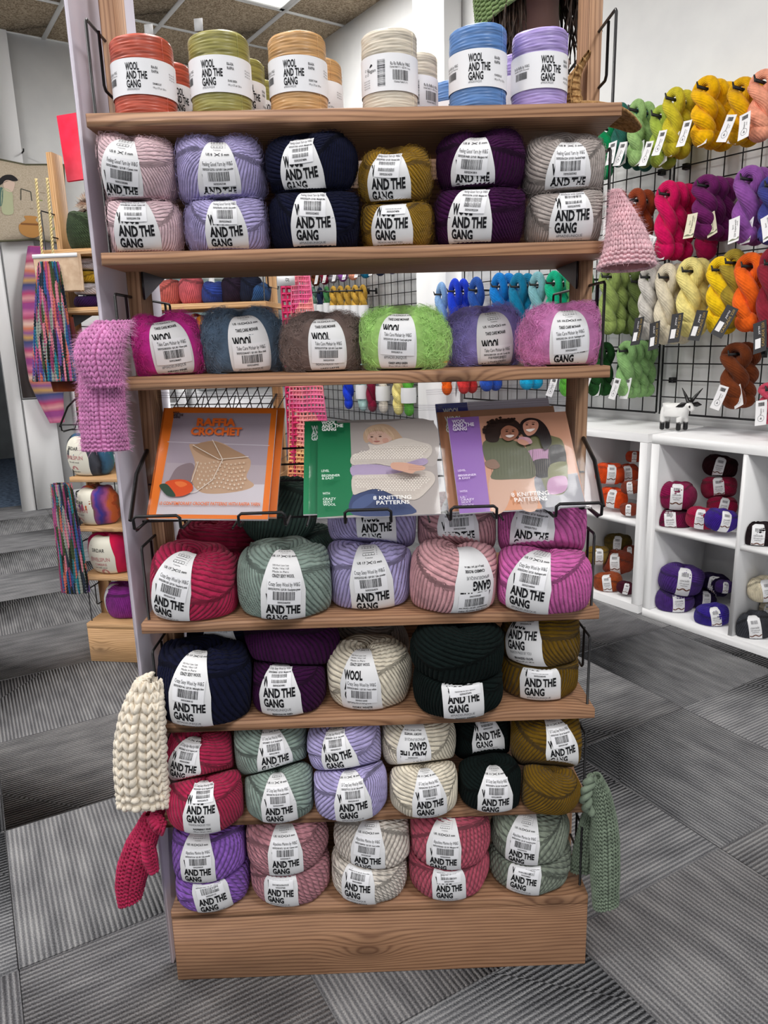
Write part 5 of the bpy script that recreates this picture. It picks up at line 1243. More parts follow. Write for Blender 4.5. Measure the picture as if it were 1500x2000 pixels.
def tag_mesh(style):
    w_, h_ = .044, .094; mb = MB()
    fn = lambda x, y: np.stack([x, -.004 - 3.0 * (y + h_ / 2) ** 2 * .25 - 6 * x * x * .3, y], -1)
    g = lambda sh: (lambda x, y: fn(x, y) + np.array([0, -sh, 0]))
    X, Y_ = np.meshgrid(np.linspace(-w_ / 2, w_ / 2, 5), np.linspace(-h_, 0, 8)); mb.grid(fn(X.ravel(), Y_.ravel()).reshape(8, 5, 3), 0); mb.grid((fn(X.ravel(), Y_.ravel()) + [0, .0008, 0]).reshape(8, 5, 3), 0)
    s = Sheet()
    if style == 'white':
        s.barcode(-.012, -.022, .012, -.008, 4); s.text('Huasco', -.002, -.044, .007, rot=PI / 2, width=.026); s.text('Sock', .008, -.04, .004, rot=PI / 2)
        for k in range(24): a = 2 * PI * k / 24; b = a + 2 * PI / 24; s.line((.0 + .012 * math.cos(a), -.068 + .012 * math.sin(a)), (.012 * math.cos(b), -.068 + .012 * math.sin(b)), .0012, 1)
        s.poly([(-.004, -.072), (0, -.062), (.004, -.072)], 1, False); M = [M_TAGW, M_INK, M_INK2]
    elif style == 'black':
        s.text('CASCADE 220', .010, -.042, .0085, rot=PI / 2, width=.072, m=1); s.text('yarns', -.004, -.025, .008, rot=PI / 2, slant=.3, m=0)
        s.rect(-.016, -.080, .002, -.050, 0); s.barcode(-.013, -.076, -.001, -.056, 6, 2, vert=True); M = [M_TAGK, M_TAGW, M_GOLD, M_INK]
    else:
        s.text('220 Superwash', .004, -.042, .0070, rot=PI / 2, width=.066); s.text('Sport', -.006, -.034, .0055, rot=PI / 2, slant=.3); s.text('cascade', .012, -.025, .004, rot=PI / 2, slant=.3)
        s.poly([(-.019, -.083), (-.006, -.078), (.010, -.083), (.019, -.077), (.019, -.085), (-.019, -.085)], 1); M = [M_TAGC if style == 'cream' else M_TAGW, M_INK, plain('tag_leaf', '6d7458', .5)]
    sheet_mesh(mb, s, g(.0006), 1)
    o = mb.build('yarn_tag', M); d = o.data; bpy.data.objects.remove(o); return d
TAGS = {k: tag_mesh(k) for k in ('white', 'black', 'cream', 'sport')}
SK = dict(teal='2f6a5e', lightgreen='9cc07a', chartreuse='a3b848', goldgreen='cfc030', yellow='f2b705', gold='e0a808', salmon='f0a184', rust='8e3d20', hotpink='d10f5a', plumpurple='6a1f5e', violet='8a4f9c', indigo='3d3f86',
    lightblue='86aede', royal='1c3fd0', blue='2a55a8', cerulean='0f78c8', tealblue='1278a0', aqua='7fb4bd', emerald='0fae84', leaf='4c8a4c', olivegreen='91a55c', lightgrey='cbc6bf', creamskein='e0d5bc', paleyellow='f0e08e', sunyellow='f6c818', orange='f8671a', darkred='8a2434',
    darkgreen='1f4a22', sagegreen='86b070', brown='6e3518', rosered='c94a62', turquoise='18a8d8', cobalt='2d55b8', scarlet='d83a3a', grass='5aa83a', oldgold='c49a3e', navy='28324e', sage='6f9482', gardengreen='4a8a52', smoke='8d8790', creamy='e6ddd0', pinkaqua='b8dcd8', burgundy='7d1634', olivegold='a08a30', emeraldgreen='0a8a52', khakigreen='5c6c3a', deepplum='3a1238', wine='a00f48')
SNAME = dict(lightgreen='light green', goldgreen='yellow green', hotpink='hot pink', plumpurple='plum purple', lightblue='light blue', royal='royal blue', blue='denim blue', tealblue='teal blue', leaf='leaf green', olivegreen='olive green', lightgrey='light grey', creamskein='cream', paleyellow='pale yellow', sunyellow='sunny yellow', darkred='dark red', darkgreen='dark green', sagegreen='apple green', rosered='rose red', grass='grass green', gold='golden yellow', oldgold='old gold', gardengreen='garden green', creamy='off white', pinkaqua='pale aqua', olivegold='olive gold', emeraldgreen='emerald green', khakigreen='khaki green', deepplum='deep plum', cobalt='cobalt blue', navy='navy blue')
seen = {}
PANELS = [o for o in bpy.data.objects if o.name.startswith('wire_grid_panel')]
ROWN = {}
def hook(s, z, off, L=.30):
    mb = MB(); y1 = .368; y0 = max(off - .05, .07)
    mb.box(s - .003, s + .003, y0, y1, z - .005, z + .005); mb.add(np.array([(s - .003, y0, z - .006), (s - .003, y0 - .008, z + .016), (s - .003, y0, z + .006), (s + .003, y0, z - .006), (s + .003, y0 - .008, z + .016), (s + .003, y0, z + .006)]), [(0, 1, 2), (3, 5, 4)])
    mb.add(np.array([(s - .003, y0, z - .006), (s - .003, y0 - .008, z + .016), (s - .003, y0, z + .006), (s + .003, y0, z - .006), (s + .003, y0 - .008, z + .016), (s + .003, y0, z + .006)]), [(0, 3, 4, 1), (1, 4, 5, 2)])
    mb.box(s - .012, s + .012, y1, y1 + .006, z - .02, z + .02)
    p = PANELS[0] if s > -.245 else PANELS[1] if s > -1.8 else PANELS[2]
    mb.build('display_hook', M_BLACK, p)
def hank(col, s, off, z, L, w_, label, tagstyle=None, var=0, grp='hanks on the right wall', rz=0., tagat=(.0, .0), trot=0.0):
    p = W(s, off, z); r = empty('yarn_hank', p, TH + rz)
    h = bpy.data.objects.new('hank', HANKS[var % 3]); link(h, r); h.scale = (w_ / .10, w_ / .10, L / .26)
    h.material_slots[0].link = 'OBJECT'; h.material_slots[0].material = wool(col, SK[col], 'skein')
    if tagstyle:
        t_ = bpy.data.objects.new('yarn_tag', TAGS[tagstyle]); link(t_, r); t_.location = (tagat[0], -.045 * w_ / .1 - .012 + tagat[1], -L + .095); t_.rotation_euler = (rad(-14), trot, rad(-8))
        if tagstyle == 'black': t_.scale = (1.25, 1.25, 1.25)
    tag(r, label, 'yarn hank', grp); return r
for k, (col, s, z, L, w_, nb) in enumerate(SKEINS):
    row = 'top' if z > 1.9 else 'second' if z > 1.6 else 'third' if z > 1.3 else 'lowest'
    style = {'top': 'white', 'second': 'sport', 'third': 'black', 'lowest': 'white'}[row]
    if col == 'plumpurple': style = 'cream'
    nm = SNAME.get(col, col); key = (nm, row)
    seen[key] = seen.get(key, 0) + 1
    extra = ', nearer stand' if (col == 'rust' and s < -.3) else ''
    f_off = .17
    hook(s, z - .0455 * L / .26, f_off)
    rs = random.Random(k * 7)
    has_tag = not (s < -.65 and row != 'top') and col not in ('olivegold',)
    hank(col, s, f_off, z, L, w_ * .92, '%s yarn hank at the front of its hook, %s row of the grid%s' % (nm, row, extra), style if has_tag else None, k, rz=rad(rs.uniform(-6, 6)), tagat=(rs.uniform(-.02, .02), 0), trot=rad(rs.uniform(-24, 26)))
    for q in range(nb):
        hank(col, s + rs.uniform(-.002, .002), f_off + (.065 if nb < 3 else .05) * (q + 1), z - .0, L, w_ * .92, '%s twisted yarn hank, %s on its hook, %s row of the grid%s' % (nm, ('second', 'third', 'fourth')[q], row, extra), style if (has_tag and q == 0 and row != 'third') else None, k + q + 1, rz=rad(rs.uniform(-6, 6)), tagat=(.02, 0), trot=rad(rs.uniform(-30, 20)))
for col, s, off, z, L, w_, lb in (('emeraldgreen', -.44, .17, 2.10, .25, .09, 'emerald green hank half hidden behind the top shelf end'), ('teal', -.33, .30, 2.125, .25, .085, 'dark teal hank behind the light green hank, top row of the grid'), ('olivegold', .185, .18, 1.50, .30, .10, 'olive gold hank between the sunny yellow and orange hanks'), ('khakigreen', -.30, .26, 1.47, .30, .10, 'khaki green hank behind the olive green hanks'),
        ('darkgreen', -.36, .28, 1.165, .25, .10, 'dark green hank beside the apple green hanks'), ('wine', -.04, .34, 1.78, .30, .11, 'wine red hank behind the hot pink hanks')):
    hook(s, z - .0455 * L / .26, off); hank(col, s, off, z, L, w_, lb, None, 1)
# beyond the pillar
FAR = [('smoke', -3.36, 1.60, .20, .060), ('sage', -3.27, 1.61, .22, .068), ('navy', -3.16, 1.60, .22, .066), ('gardengreen', -3.06, 1.60, .21, .062), ('oldgold', -2.96, 1.595, .24, .075), ('oldgold', -2.86, 1.590, .24, .075), ('oldgold', -2.76, 1.585, .24, .075), ('oldgold', -2.66, 1.580, .24, .075), ('oldgold', -2.56, 1.575, .24, .075)]
fo = 0
for k, (col, s, z, L, w_) in enumerate(FAR):
    hook(s, z - .0455 * L / .26, .24)
    if col == 'oldgold': fo += 1; lb = 'old gold mini hank, %s of five in the row beyond the pillar' % ('first', 'second', 'third', 'fourth', 'last')[fo - 1]
    else: lb = '%s mini hank in the row beyond the pillar' % SNAME.get(col, col)
    r = hank(col, s, .26, z, L, w_, lb, None, k, 'mini hanks beyond the pillar')
    mb = MB(); mb.lathe([(w_ * .50, -L * .92), (w_ * .53, -L * .75), (w_ * .5, -L * .58)], 14); mb.build('paper_band', M_PAPER, r, True)
for k, (col, s) in enumerate((('creamy', -3.38), ('brown', -3.24), ('burgundy', -3.10), ('smoke', -2.98), ('violet', -2.84), ('salmon', -2.70), ('tealblue', -2.54), ('navy', -2.36), ('indigo', -2.22), ('deepplum', -2.10))):
    hook(s, 1.85 - .042, .26); hank(col, s, .27, 1.85, .24, .095, '%s hank in the upper row beyond the pillar' % SNAME.get(col, col), 'sport' if k % 2 else 'white', k, 'upper hanks beyond the pillar', rz=rad(8))
for k, (col, s) in enumerate((('royal', -2.82), ('pinkaqua', -2.62), ('burgundy', -2.50), ('creamy', -2.36), ('paleyellow', -2.18), ('grass', -2.06))):
    hook(s, 1.04 - .0595, .25); r = hank(col, s, .27, 1.04, .34, .10, '%s hank in the lower row beyond the pillar' % SNAME.get(col, col), None, k, 'lower hanks beyond the pillar')
    if k % 2: MB().lathe([(.050, -.25), (.053, -.20), (.050, -.15)], 14).build('paper_band', M_PAPER, r, True)

# ================================================================ balls in the white cubes
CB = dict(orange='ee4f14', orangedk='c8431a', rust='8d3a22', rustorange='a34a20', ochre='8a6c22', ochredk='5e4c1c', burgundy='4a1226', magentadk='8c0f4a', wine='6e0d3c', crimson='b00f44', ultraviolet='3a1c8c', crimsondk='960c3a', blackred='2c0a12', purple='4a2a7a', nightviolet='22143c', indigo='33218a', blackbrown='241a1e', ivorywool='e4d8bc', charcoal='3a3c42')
cubelab = {}
HANDLED = []
cgeo = []
for k, (nm, s, off, z, a) in enumerate(CUBEBALLS):
    cgeo.append((W(s, off, z), a))
for k, (nm, s, off, z, a) in enumerate(CUBEBALLS):
    o = W(s, off, z); Rz = np.array(Matrix.Rotation(TH + rad(random.Random(k).uniform(20, 55)), 3, 'Z') @ Matrix.Rotation(rad(random.Random(k + 5).uniform(-12, 12)), 3, 'Y'))
    zs = .404 if z > .38 else .038
    pl_ = [(np.array([0, 0, zs + .002]), np.array([0, 0, -1.]), 0)]
    for s_, sg in ((-.0575, 1), (.04, -1), (.389, 1), (.412, -1)):
        q = A0 + D * (s_ - sg * .002); inside = (s < s_) if sg > 0 else (s > s_)
        if inside and abs(s - s_) < .2: pl_.append((q, D * sg, 0))
    for j, (o2, a2) in enumerate(cgeo):
        d = o2 - o; L = np.linalg.norm(d)
        if j != k and L < .85 * (a + a2): n = d / L; pl_.append((o + n * (L * a / (a + a2) - .0008), n, 0))
    s_b = Ball('small', o, (a, a * .78, a * .64), Rz, 300 + k, pl_, (-PI / 2, .1, a * .30))
    ob = s_b.build('yarn_ball', wool('cube_' + nm, CB[nm], 'fine'))
    f0 = s_b.labfn(.0); mb = MB(); psi = np.linspace(-1.7, 1.9, 18); tt = f0.t(psi); X = np.linspace(-1, 1, 5)[None] * a * .30 * np.ones(18)[:, None]; mb.grid(f0(X.ravel(), np.repeat(tt[:, None], 5, 1).ravel()).reshape(18, 5, 3), 0)
    sh = Sheet(); h = a * .1
    sh.barcode(-a * .16, a * .30, a * .16, a * .48, k); sh.text('cascade', 0, a * .12, h * 1.1, width=a * .4, slant=.3); sh.text('220 superwash', 0, -a * .02, h * .7, width=a * .42, m=1); sh.text('merino', 0, -a * .12, h * .7, width=a * .3, m=1)
    for q in range(8): x0 = -a * .28 + q * a * .07; sh.line((x0, -a * (.32 + .05 * math.sin(q * 1.3))), (x0 + a * .075, -a * (.32 + .05 * math.sin(q * 1.3 + 1.3))), a * .06, 2)
    sheet_mesh(mb, sh, s_b.labfn(.0007), 1)
    mb.build('paper_band', [M_PAPER, M_INK2, M_INK2, plain('label_swirl', '6a3f2c', .5)], ob, True)
    base = {'orangedk': 'burnt orange', 'rustorange': 'rusty orange', 'ochredk': 'dark ochre', 'magentadk': 'deep magenta', 'crimsondk': 'dark crimson', 'blackred': 'almost black red', 'nightviolet': 'night violet', 'blackbrown': 'black brown', 'ivorywool': 'ivory', 'ultraviolet': 'bright violet'}.get(nm, nm)
    cubelab[nm] = cubelab.get(nm, 0) + 1
    cell = ('upper' if z > .38 else 'lower') + (' left' if s < 0 else ' middle' if s < .4 else ' right') + ' cube'
    lab = '%s yarn ball in the %s' % (base, cell)
    tot = [q[0] for q in CUBEBALLS if (q[3] > .38) == (z > .38)].count(nm)
    same = [q for q in CUBEBALLS if q[0] == nm and (q[3] > .38) == (z > .38)]
    if len(same) > 1:
        same = sorted(same, key=lambda q: -q[3]); i = same.index((nm, s, off, z, a)); lab += ', ' + (('highest', 'lowest') if len(same) == 2 else ('highest', 'middle', 'lowest'))[i] + ' of the ' + base + ' ones'
    tag(ob, lab, 'yarn ball', 'balls in the white cubes')

# ================================================================ things on and around the second stand
def ball2(p, abc, rz, mat, label, lab=None, tilt=8, seed=0, kind='small', planes=(), group='balls on the second stand'):
    R = np.array(Matrix.Rotation(U2R + rad(rz), 3, 'Z') @ Matrix.Rotation(rad(tilt), 3, 'X'))
    s = Ball(kind, p, abc, R, 700 + seed, planes, lab); o = s.build('yarn_ball', mat); tag(o, label, 'yarn ball', group); return s, o
M_CREAMLAB = plain('cream_label', 'ece8d8', .5); M_REDINK = plain('red_ink', 'b8353f', .6)
def brand_label(s, o, txt1, txt2, dot=False):
    ph0, ps0, hw = s.lab; f0 = s.labfn(0.); mb = MB()
    psi = np.linspace(-1.7, 2.0, 30); t = f0.t(psi); wd = hw * (1 - .5 * np.clip((psi - .1) / 1.5, 0, 1) - .25 * np.clip(-psi / 1.5, 0, 1)); X = np.linspace(-1, 1, 9)[None] * wd[:, None]
    mb.grid(f0(X.ravel(), np.repeat(t[:, None], 9, 1).ravel()).reshape(30, 9, 3), 0); sh = Sheet()
    sh.text('SIRDAR', 0, hw * .55, hw * .20, 2, .01, width=hw * .85); sh.text(txt1, 0, 0, hw * .22, 1, .02, width=hw * 1.35)
    if txt2: sh.text(txt2, .05 * hw, -hw * .32, hw * .15, 1, .01, width=hw * .8)
    sh.text('aran with wool', 0, -hw * (.52 if txt2 else .28), hw * .1, 2, width=hw * .8)
    a = np.linspace(0, 2 * PI if dot else PI, 18); sh.poly([(hw * (.2 if dot else 0) + hw * .24 * math.cos(q), -hw * (.85 if dot else .75) + hw * .24 * math.sin(q)) for q in a[:-1 if dot else None]], 1, False)
    sh.barcode(-hw * .3, -hw * 1.2, hw * .3, -hw * .86, 3, 3)
    sheet_mesh(mb, sh, s.labfn(.0007), 1); mb.build('paper_band', [M_CREAMLAB, M_REDINK, plain('pale_red_ink', 'c98a8a', .6), M_INK], o, True)
def shelfpl(k): return [(np.array([0, 0, UNIT_H[k] + .0022]), np.array([0, 0, -1.]), 0)]
jw = [stripes('jewel_teal', ['1f7c86', '2b4a7a', '3a3c44', '4a4c55', '20242c', '3d6a8c'], 9., 'X', 5.), stripes('jewel_multi', ['c0522a', '7a5a3a', '8a4a80', '3c3c96', '6a3a78', 'b05a88', 'd06a3a'], 11., 'X', 6.), stripes('jewel_red', ['c0125a', 'd61a4a', '9a1248'], 5., 'X', 4.), wool('violet_ball', '8c2f8e', 'fine')]
s, o = ball2(U2(-.330, .052, UNIT_H['S5'] + .070), (.085, .058, .076), 0, jw[0], 'teal and charcoal yarn ball with cream label on the second stand', (rad(-118), .1, .062), seed=1, planes=shelfpl('S5')); brand_label(s, o, 'JEWELSPUN', '')
s, o = ball2(U2(-.322, .055, UNIT_H['S6'] + .068), (.080, .058, .072), 14, jw[1], 'orange purple marled yarn ball with cream label on the second stand', (rad(-142), .0, .058), seed=2, planes=shelfpl('S6')); brand_label(s, o, 'JEWELSPUN', '')
s, o = ball2(U2(-.298, .058, UNIT_H['S7'] + .072), (.086, .058, .078), -4, jw[2], 'crimson yarn ball with cream label on the second stand', (rad(-100), .0, .066), seed=3, planes=shelfpl('S7')); brand_label(s, o, 'JEWELSPUN', 'OMBRE', True)
s, o = ball2(U2(-.275, .09, UNIT_H['B'] + .062), (.080, .07, .068), 0, jw[3], 'magenta purple yarn ball on the plinth of the second stand', (rad(-158), .0, .03), seed=4, planes=shelfpl('B')); f0 = s.labfn(0.)
mb = MB(); psi = np.linspace(-1.6, 1.9, 16); t_ = f0.t(psi); X = np.linspace(-1, 1, 4)[None] * .03 * np.ones(16)[:, None]; mb.grid(f0(X.ravel(), np.repeat(t_[:, None], 4, 1).ravel()).reshape(16, 4, 3)); mb.build('paper_band', M_PAPER, o, True)
ball2(U2(-.262, .075, UNIT_H['S1'] + .058), (.064, .060, .064), 0, wool('moss', '3c4a34', 'twisted'), 'dark moss green yarn ball on the top shelf of second stand', seed=5, kind='plain', planes=shelfpl('S1'))
# bobble hat standing on that shelf
p = U2(-.30, .19, UNIT_H['S1']); mb = MB(); mb.lathe([(.060, .003), (.064, .03), (.062, .09), (.050, .13), (.02, .150), (.001, .152)], 28, o=p); r = mb.build('beanie', wool('black_wool', '141316', 'plain'), None, True)
mb = MB(); rs = np.random.RandomState(3); d = rs.normal(0, 1, (900, 3)); d /= np.linalg.norm(d, axis=1)[:, None]; c = p + np.array([0, 0, .170])
for q in d[:420]: mb.tube([c + q * .008, c + q * .03 + rs.normal(0, .003, 3), c + q * .043 + rs.normal(0, .005, 3)], [.0016, .0013, .0004], 4, caps=False)
mb.build('pompom', stripes('fur_bobble', ['e2c9b8', 'c9a68f', '6b5348', 'eadccd'], 30., 'Z', 9.), r, True); tag(r, 'black knitted beanie with a pale fur pompom on second stand', 'hat')
for k, (z, hx) in enumerate(((0, '3c1f56'), (0, 'e6e2ea'), (0, 'e0b63a'), (0, 'e9e4ec'))):
    zz = UNIT_H['S2'] + .0225 + k * .042
    ball2(U2(-.285 + .01 * (k % 2), .10, zz), (.060, .055, .024), 20 * k, wool('stack%d' % k, hx, 'fine'), '%s flat yarn cake, %s of the stack on second stand' % (('purple', 'white', 'mustard yellow', 'white')[k], ('bottom', 'second', 'third', 'top')[k]), seed=20 + k, kind='plain', tilt=0, planes=[(np.array([0, 0, zz - .0195]), np.array([0, 0, -1.]), 0), (np.array([0, 0, zz + .0205]), np.array([0, 0, 1.]), 0)])
# balls seen through the gap, second and third shelves of that stand
for k, (x, hx, h, lb) in enumerate(((.02, 'c0605a', .07, 'coral red'), (.105, 'cf5f68', .075, 'salmon red'), (.185, '2b3f8c', .06, 'royal blue'), (.255, '2a1f30', .07, 'aubergine'), (.315, '1e2438', .07, 'midnight blue'), (.338, '2c4f7e', .055, 'denim blue'))):
    o = ball2(U2(x, .09, UNIT_H['S2'] + h * .56), (.046, .055, h * .62), 10 * k, wool('gap%d' % k, hx, 'fine'), '%s yarn ball on the second stand, seen through the gap' % lb, seed=30 + k, kind='plain', planes=shelfpl('S2'))[1]
    if k in (2, 4): q = U2(x + .02, .033, UNIT_H['S2'] + .0035); MB().box(-.022, .022, -.001, .001, 0, .055).build('price_tag', M_PAPER, o).matrix_world = Matrix.Translation(q) @ Matrix.Rotation(U2R, 4, 'Z')
for k, (x, a, c_, m, lb) in enumerate(((.02, .055, .045, wool('g3a', '2a1220', 'fine'), 'dark wine'), (.145, .078, .077, stripes('sunset', ['c8611c', 'd8892a', '8a3a2c', '9c4a5c', 'e0a040', '7a2c34'], 13., 'X', 7.), 'sunset orange'), (.250, .055, .066, wool('g3c', '1d1a1c', 'fine'), 'black'), (.330, .066, .066, stripes('silver', ['8a8a88', '5a5a5a', 'a8a8a4', '6c6c6e'], 14., 'X', 8.), 'silver grey'), (.385, .04, .062, wool('g3e', '26201f', 'fine'), 'brown black'))):
    s, o = ball2(U2(x, .09, UNIT_H['S3'] + c_ * .92), (a, .06, c_), 0, m, '%s yarn ball on the third shelf of the second stand' % lb, (rad(-125), .2, .016) if k == 1 else None, seed=40 + k, planes=shelfpl('S3'))
    if k == 1:
        f0 = s.labfn(0.); mb = MB(); psi = np.linspace(-1.6, 1.9, 16); t_ = f0.t(psi); X = np.linspace(-1, 1, 4)[None] * .016 * np.ones(16)[:, None]; mb.grid(f0(X.ravel(), np.repeat(t_[:, None], 4, 1).ravel()).reshape(16, 4, 3)); mb.build('paper_band', M_PAPER, o, True)
# red board on the left upright
q = U2(-.262, .085, 1.865); r = MB().box(-.058, .058, -.006, .006, -.105, .105, bev=.001).build('sign_board', noisy('red_paint', 'd61f3c', 'e02a48', 30., .5, .06), None); r.matrix_world = Matrix.Translation(q) @ Matrix.Rotation(U2R - rad(4), 4, 'Z') @ Matrix.Rotation(rad(-3), 4, 'Y'); tag(r, 'plain red painted board fixed to the second stand upright', 'sign board')
# ribbed cowls in space-dyed wool
def cowl(top, bot, wt, wb_, dep, label, mat, ribs):
    mb = MB()
    for side in (-1, 1):
        for k in range(ribs):
            f = (k + .5) / ribs - .5; n = 110; t = np.linspace(0, 1, n); x = f * 2 * (wt + (wb_ - wt) * t ** .7)
            P = np.array(top)[None] * (1 - t)[:, None] + np.array(bot)[None] * t[:, None]
            ux = np.array([math.cos(U2R), math.sin(U2R), 0]); uy = np.array([-math.sin(U2R), math.cos(U2R), 0])
            P = P + ux * x[:, None] + uy * (side * dep * np.sqrt(np.clip(1 - (2 * f) ** 2, .05, 1)))
            rr = (wt + (wb_ - wt) * t ** .7) / ribs * 1.15 * (1 + .17 * np.sin(t * 2 * PI * 36 + side))
            mb.tube(P, rr, 7, 0, caps=False)
    r = mb.build('ribbed_cowl', mat, None, True); tag(r, label, 'cowl', 'ribbed cowls'); return r
M_CW = speckle('space_dyed_cowl', ['27303c', '8a3a5c', '2a5688', 'bf6658', '20261f', '5f468a', '28747e', '8d918a', 'a84a7a', '3c4a2e', '1c2430', 'c87a8a'], (120, 120, 13))
cowl(U2(-.346, -.040, 1.482), U2(-.372, -.050, 1.083), .030, .078, .020, 'multicoloured ribbed cowl on a kraft card at upper left', M_CW, 10)
cowl(U2(-.402, -.045, .715), U2(-.395, -.050, .300), .036, .052, .020, 'multicoloured ribbed cowl hanging lower on the second stand', M_CW, 9)
# kraft bag with gold rope handles behind the first cowl
r = empty('paper_bag', U2(-.325, -.004, 1.385), U2R); kr = noisy('kraft_paper', 'b3987f', 'c4ab92', 40., .85, .05)
mb = MB(); mb.box(-.09, .075, -.016, .010, 0, .125, bev=.003); mb.build('bag', kr, r); mb = MB(); mb.box(-.09, .075, -.0175, -.0163, .112, .1255); mb.build('white_rim', M_PAPER, r)
for x in (-.055, -.015):
    mb = MB(); n = 40; t = np.linspace(0, 1, n)
    for sg in (0, PI): mb.tube(np.stack([x + .012 * t + .0028 * np.cos(t * 70 + sg), -.012 + .0028 * np.sin(t * 70 + sg), .115 + .25 * t], -1), .003, 5)
    mb.build('rope_handle', plain('gold_rope', 'd8c48c', .45, .2), r, True)
tag(r, 'kraft paper bag with twisted gold rope handles on second stand', 'bag')
# brown shawl hanging inside the second stand
fn = spine_fn([U2(-.345, .06, 1.31), U2(-.345, .062, 1.25), U2(-.342, .062, 1.17), U2(-.34, .06, 1.160)], [.05, .055, .055, .05], [.010, .012, .012, .01], wv=(math.cos(U2R), math.sin(U2R), 0), dv=(-math.sin(U2R), math.cos(U2R), 0))
fn2 = spine_fn([U2(-.355, -.02, 1.30), U2(-.35, -.022, 1.2), U2(-.345, -.022, 1.10), U2(-.34, -.022, 1.045)], [.060, .062, .064, .06], [.010, .012, .012, .01], wv=(math.cos(U2R), math.sin(U2R), 0), dv=(-math.sin(U2R), math.cos(U2R), 0))
mb = MB(); aa, tt = np.meshgrid(np.linspace(0, 1, 41)[:-1], np.linspace(0, 1, 30)); mb.grid(fn2(aa, tt, .002 * np.sin(aa * 2 * PI * 9)), wrap=True)
r = mb.build('shawl', stripes('shawl_brown', ['2e1428', '4a1c28', '6a2c1c', '7c3a1c', '3a1620'], 3.2, 'Z', 2.), None, True); tag(r, 'dark wine and rust shawl hanging behind the ribbed cowl', 'shawl')
# crocheted scarf on the right end of the second stand
def crochet(w0, w1, L, nx, ny, dep):
    mb = MB(); s, t = np.linspace(-1, 1, nx + 1), np.linspace(0, 1, ny + 1); S, T = np.meshgrid(s, t)
    X = S * (w0 + (w1 - w0) * T); Yq = dep * np.abs(np.sin(S * 2.4 + .4)) + .004 * np.sin(T * 14 + S * 3); P = np.stack([X, Yq, -T * L], -1)
    keep = np.ones((ny, nx), bool); 
    for j in range(ny):
        for i in range(nx):
            if j % 4 in (1, 2) and (i + (2 if (j // 4) % 2 else 0)) % 4 in (1, 2): keep[j, i] = j % 4 == 0
    J, I = np.nonzero(keep); b = nx + 1
    F = np.stack([J * b + I, J * b + I + 1, (J + 1) * b + I + 1, (J + 1) * b + I], -1)
    V = P.reshape(-1, 3); mb.add(V, F); mb.add(V + [0, .004, 0], F[:, ::-1])
    for j in range(0, ny + 1, 4): mb.tube(P[j] + [0, -.001, 0], .0032, 5, caps=False)
    for i in range(0, nx + 1, 4): mb.tube(P[::2, i] + [0, -.001, 0], .0026, 5, caps=False)
    return mb
M_SC = stripes('scarf_sunset', ['ea5f98', 'f07fa6', 'f29a84', 'f8b27c', 'f6c486', 'f29a9a'], 2.6, 'Z', 2.5)
r = crochet(.030, .085, .72, 40, 200, .02).build('crocheted_scarf', M_SC, None); r.matrix_world = Matrix.Translation(U2(.520, -.010, 1.42)) @ Matrix.Rotation(U2R, 4, 'Z')
e = crochet(.020, .030, .70, 10, 136, .01).build('folded_edge', plain('scarf_pink', 'd8356e', .9), r); e.location = (-.05, .014, -.005)
tag(r, 'pink to orange openwork crocheted scarf hanging from second stand', 'scarf')
mb = MB(); mb.tube([U2(.384, .05, 1.463), U2(.45, .04, 1.475), U2(.525, .0, 1.44), U2(.528, -.004, 1.425)], .003, 6); o = mb.build('scarf_hook', M_WIRE, u2, True)
o.matrix_parent_inverse = (Matrix.Translation(Vector(U2P)) @ Matrix.Rotation(U2R, 4, 'Z')).inverted()
mb = MB(); mb.box(-.030, .030, -.0008, .0008, -.022, .022); sh = Sheet(); sh.text('SI', .005, -.004, .012, 0, .0, rot=PI / 2, slant=.2); sheet_mesh(mb, sh, lambda x, y: np.stack([x, x * 0 - .0012, y], -1), 1)
r = mb.build('price_card', [M_PAPER, M_INK]); r.matrix_world = Matrix.Translation(U2(.478, -.034, 1.398)) @ Matrix.Rotation(U2R, 4, 'Z'); tag(r, 'white price card pinned to the top of the crocheted scarf', 'card')

# ================================================================ things on the back wall
cu = empty('embroidered_cushion', (0, 0, 0)); cu.matrix_world = M_BW @ Matrix.Translation((.10, .115, 2.20)) @ Matrix.Rotation(PI, 4, 'Z')
n = 25; g = np.linspace(-1, 1, n); GX, GY = np.meshgrid(g, g); pin = 1 - .10 * (1 - GX ** 2) * 0
X = GX * .25 * (1 - .10 * (1 - np.abs(GY)) * np.abs(GX)) ; Z_ = GY * .27 * (1 - .10 * (1 - np.abs(GX)) * np.abs(GY)); T_ = .060 * np.sqrt(np.clip((1 - GX ** 2) * (1 - GY ** 2), 0, 1))
mb = MB(); mb.grid(np.stack([X, -T_, Z_], -1)); mb.grid(np.stack([X, T_, Z_], -1)[:, ::-1]); lin_ = noisy('linen', 'b3a48f', 'c6b8a4', 120., .95, .3); mb.build('cover', lin_, cu, True)
per = np.concatenate([np.stack([X[0], Z_[0]], -1), np.stack([X[1:, -1], Z_[1:, -1]], -1), np.stack([X[-1, -2::-1], Z_[-1, -2::-1]], -1), np.stack([X[-2:0:-1, 0], Z_[-2:0:-1, 0]], -1)])
mb = MB(); mb.tube(np.stack([per[:, 0], 0 * per[:, 0], per[:, 1]], -1), .008, 6, closed=True); mb.build('piping', plain('olive_piping', '5a5844', .9), cu, True)
class Emb(Sheet): pass
sh = Emb(); E = {}
def em(h):
    E.setdefault(h, len(E)); return E[h]
sh.poly([(.07, .13), (.10, .16), (.15, .155), (.19, .12), (.20, .08), (.17, .10), (.13, .12), (.10, .12)], em('1d1a1c')); sh.poly([(.095, .115), (.14, .125), (.165, .10), (.155, .06), (.12, .05), (.10, .08)], em('d9bfae'))
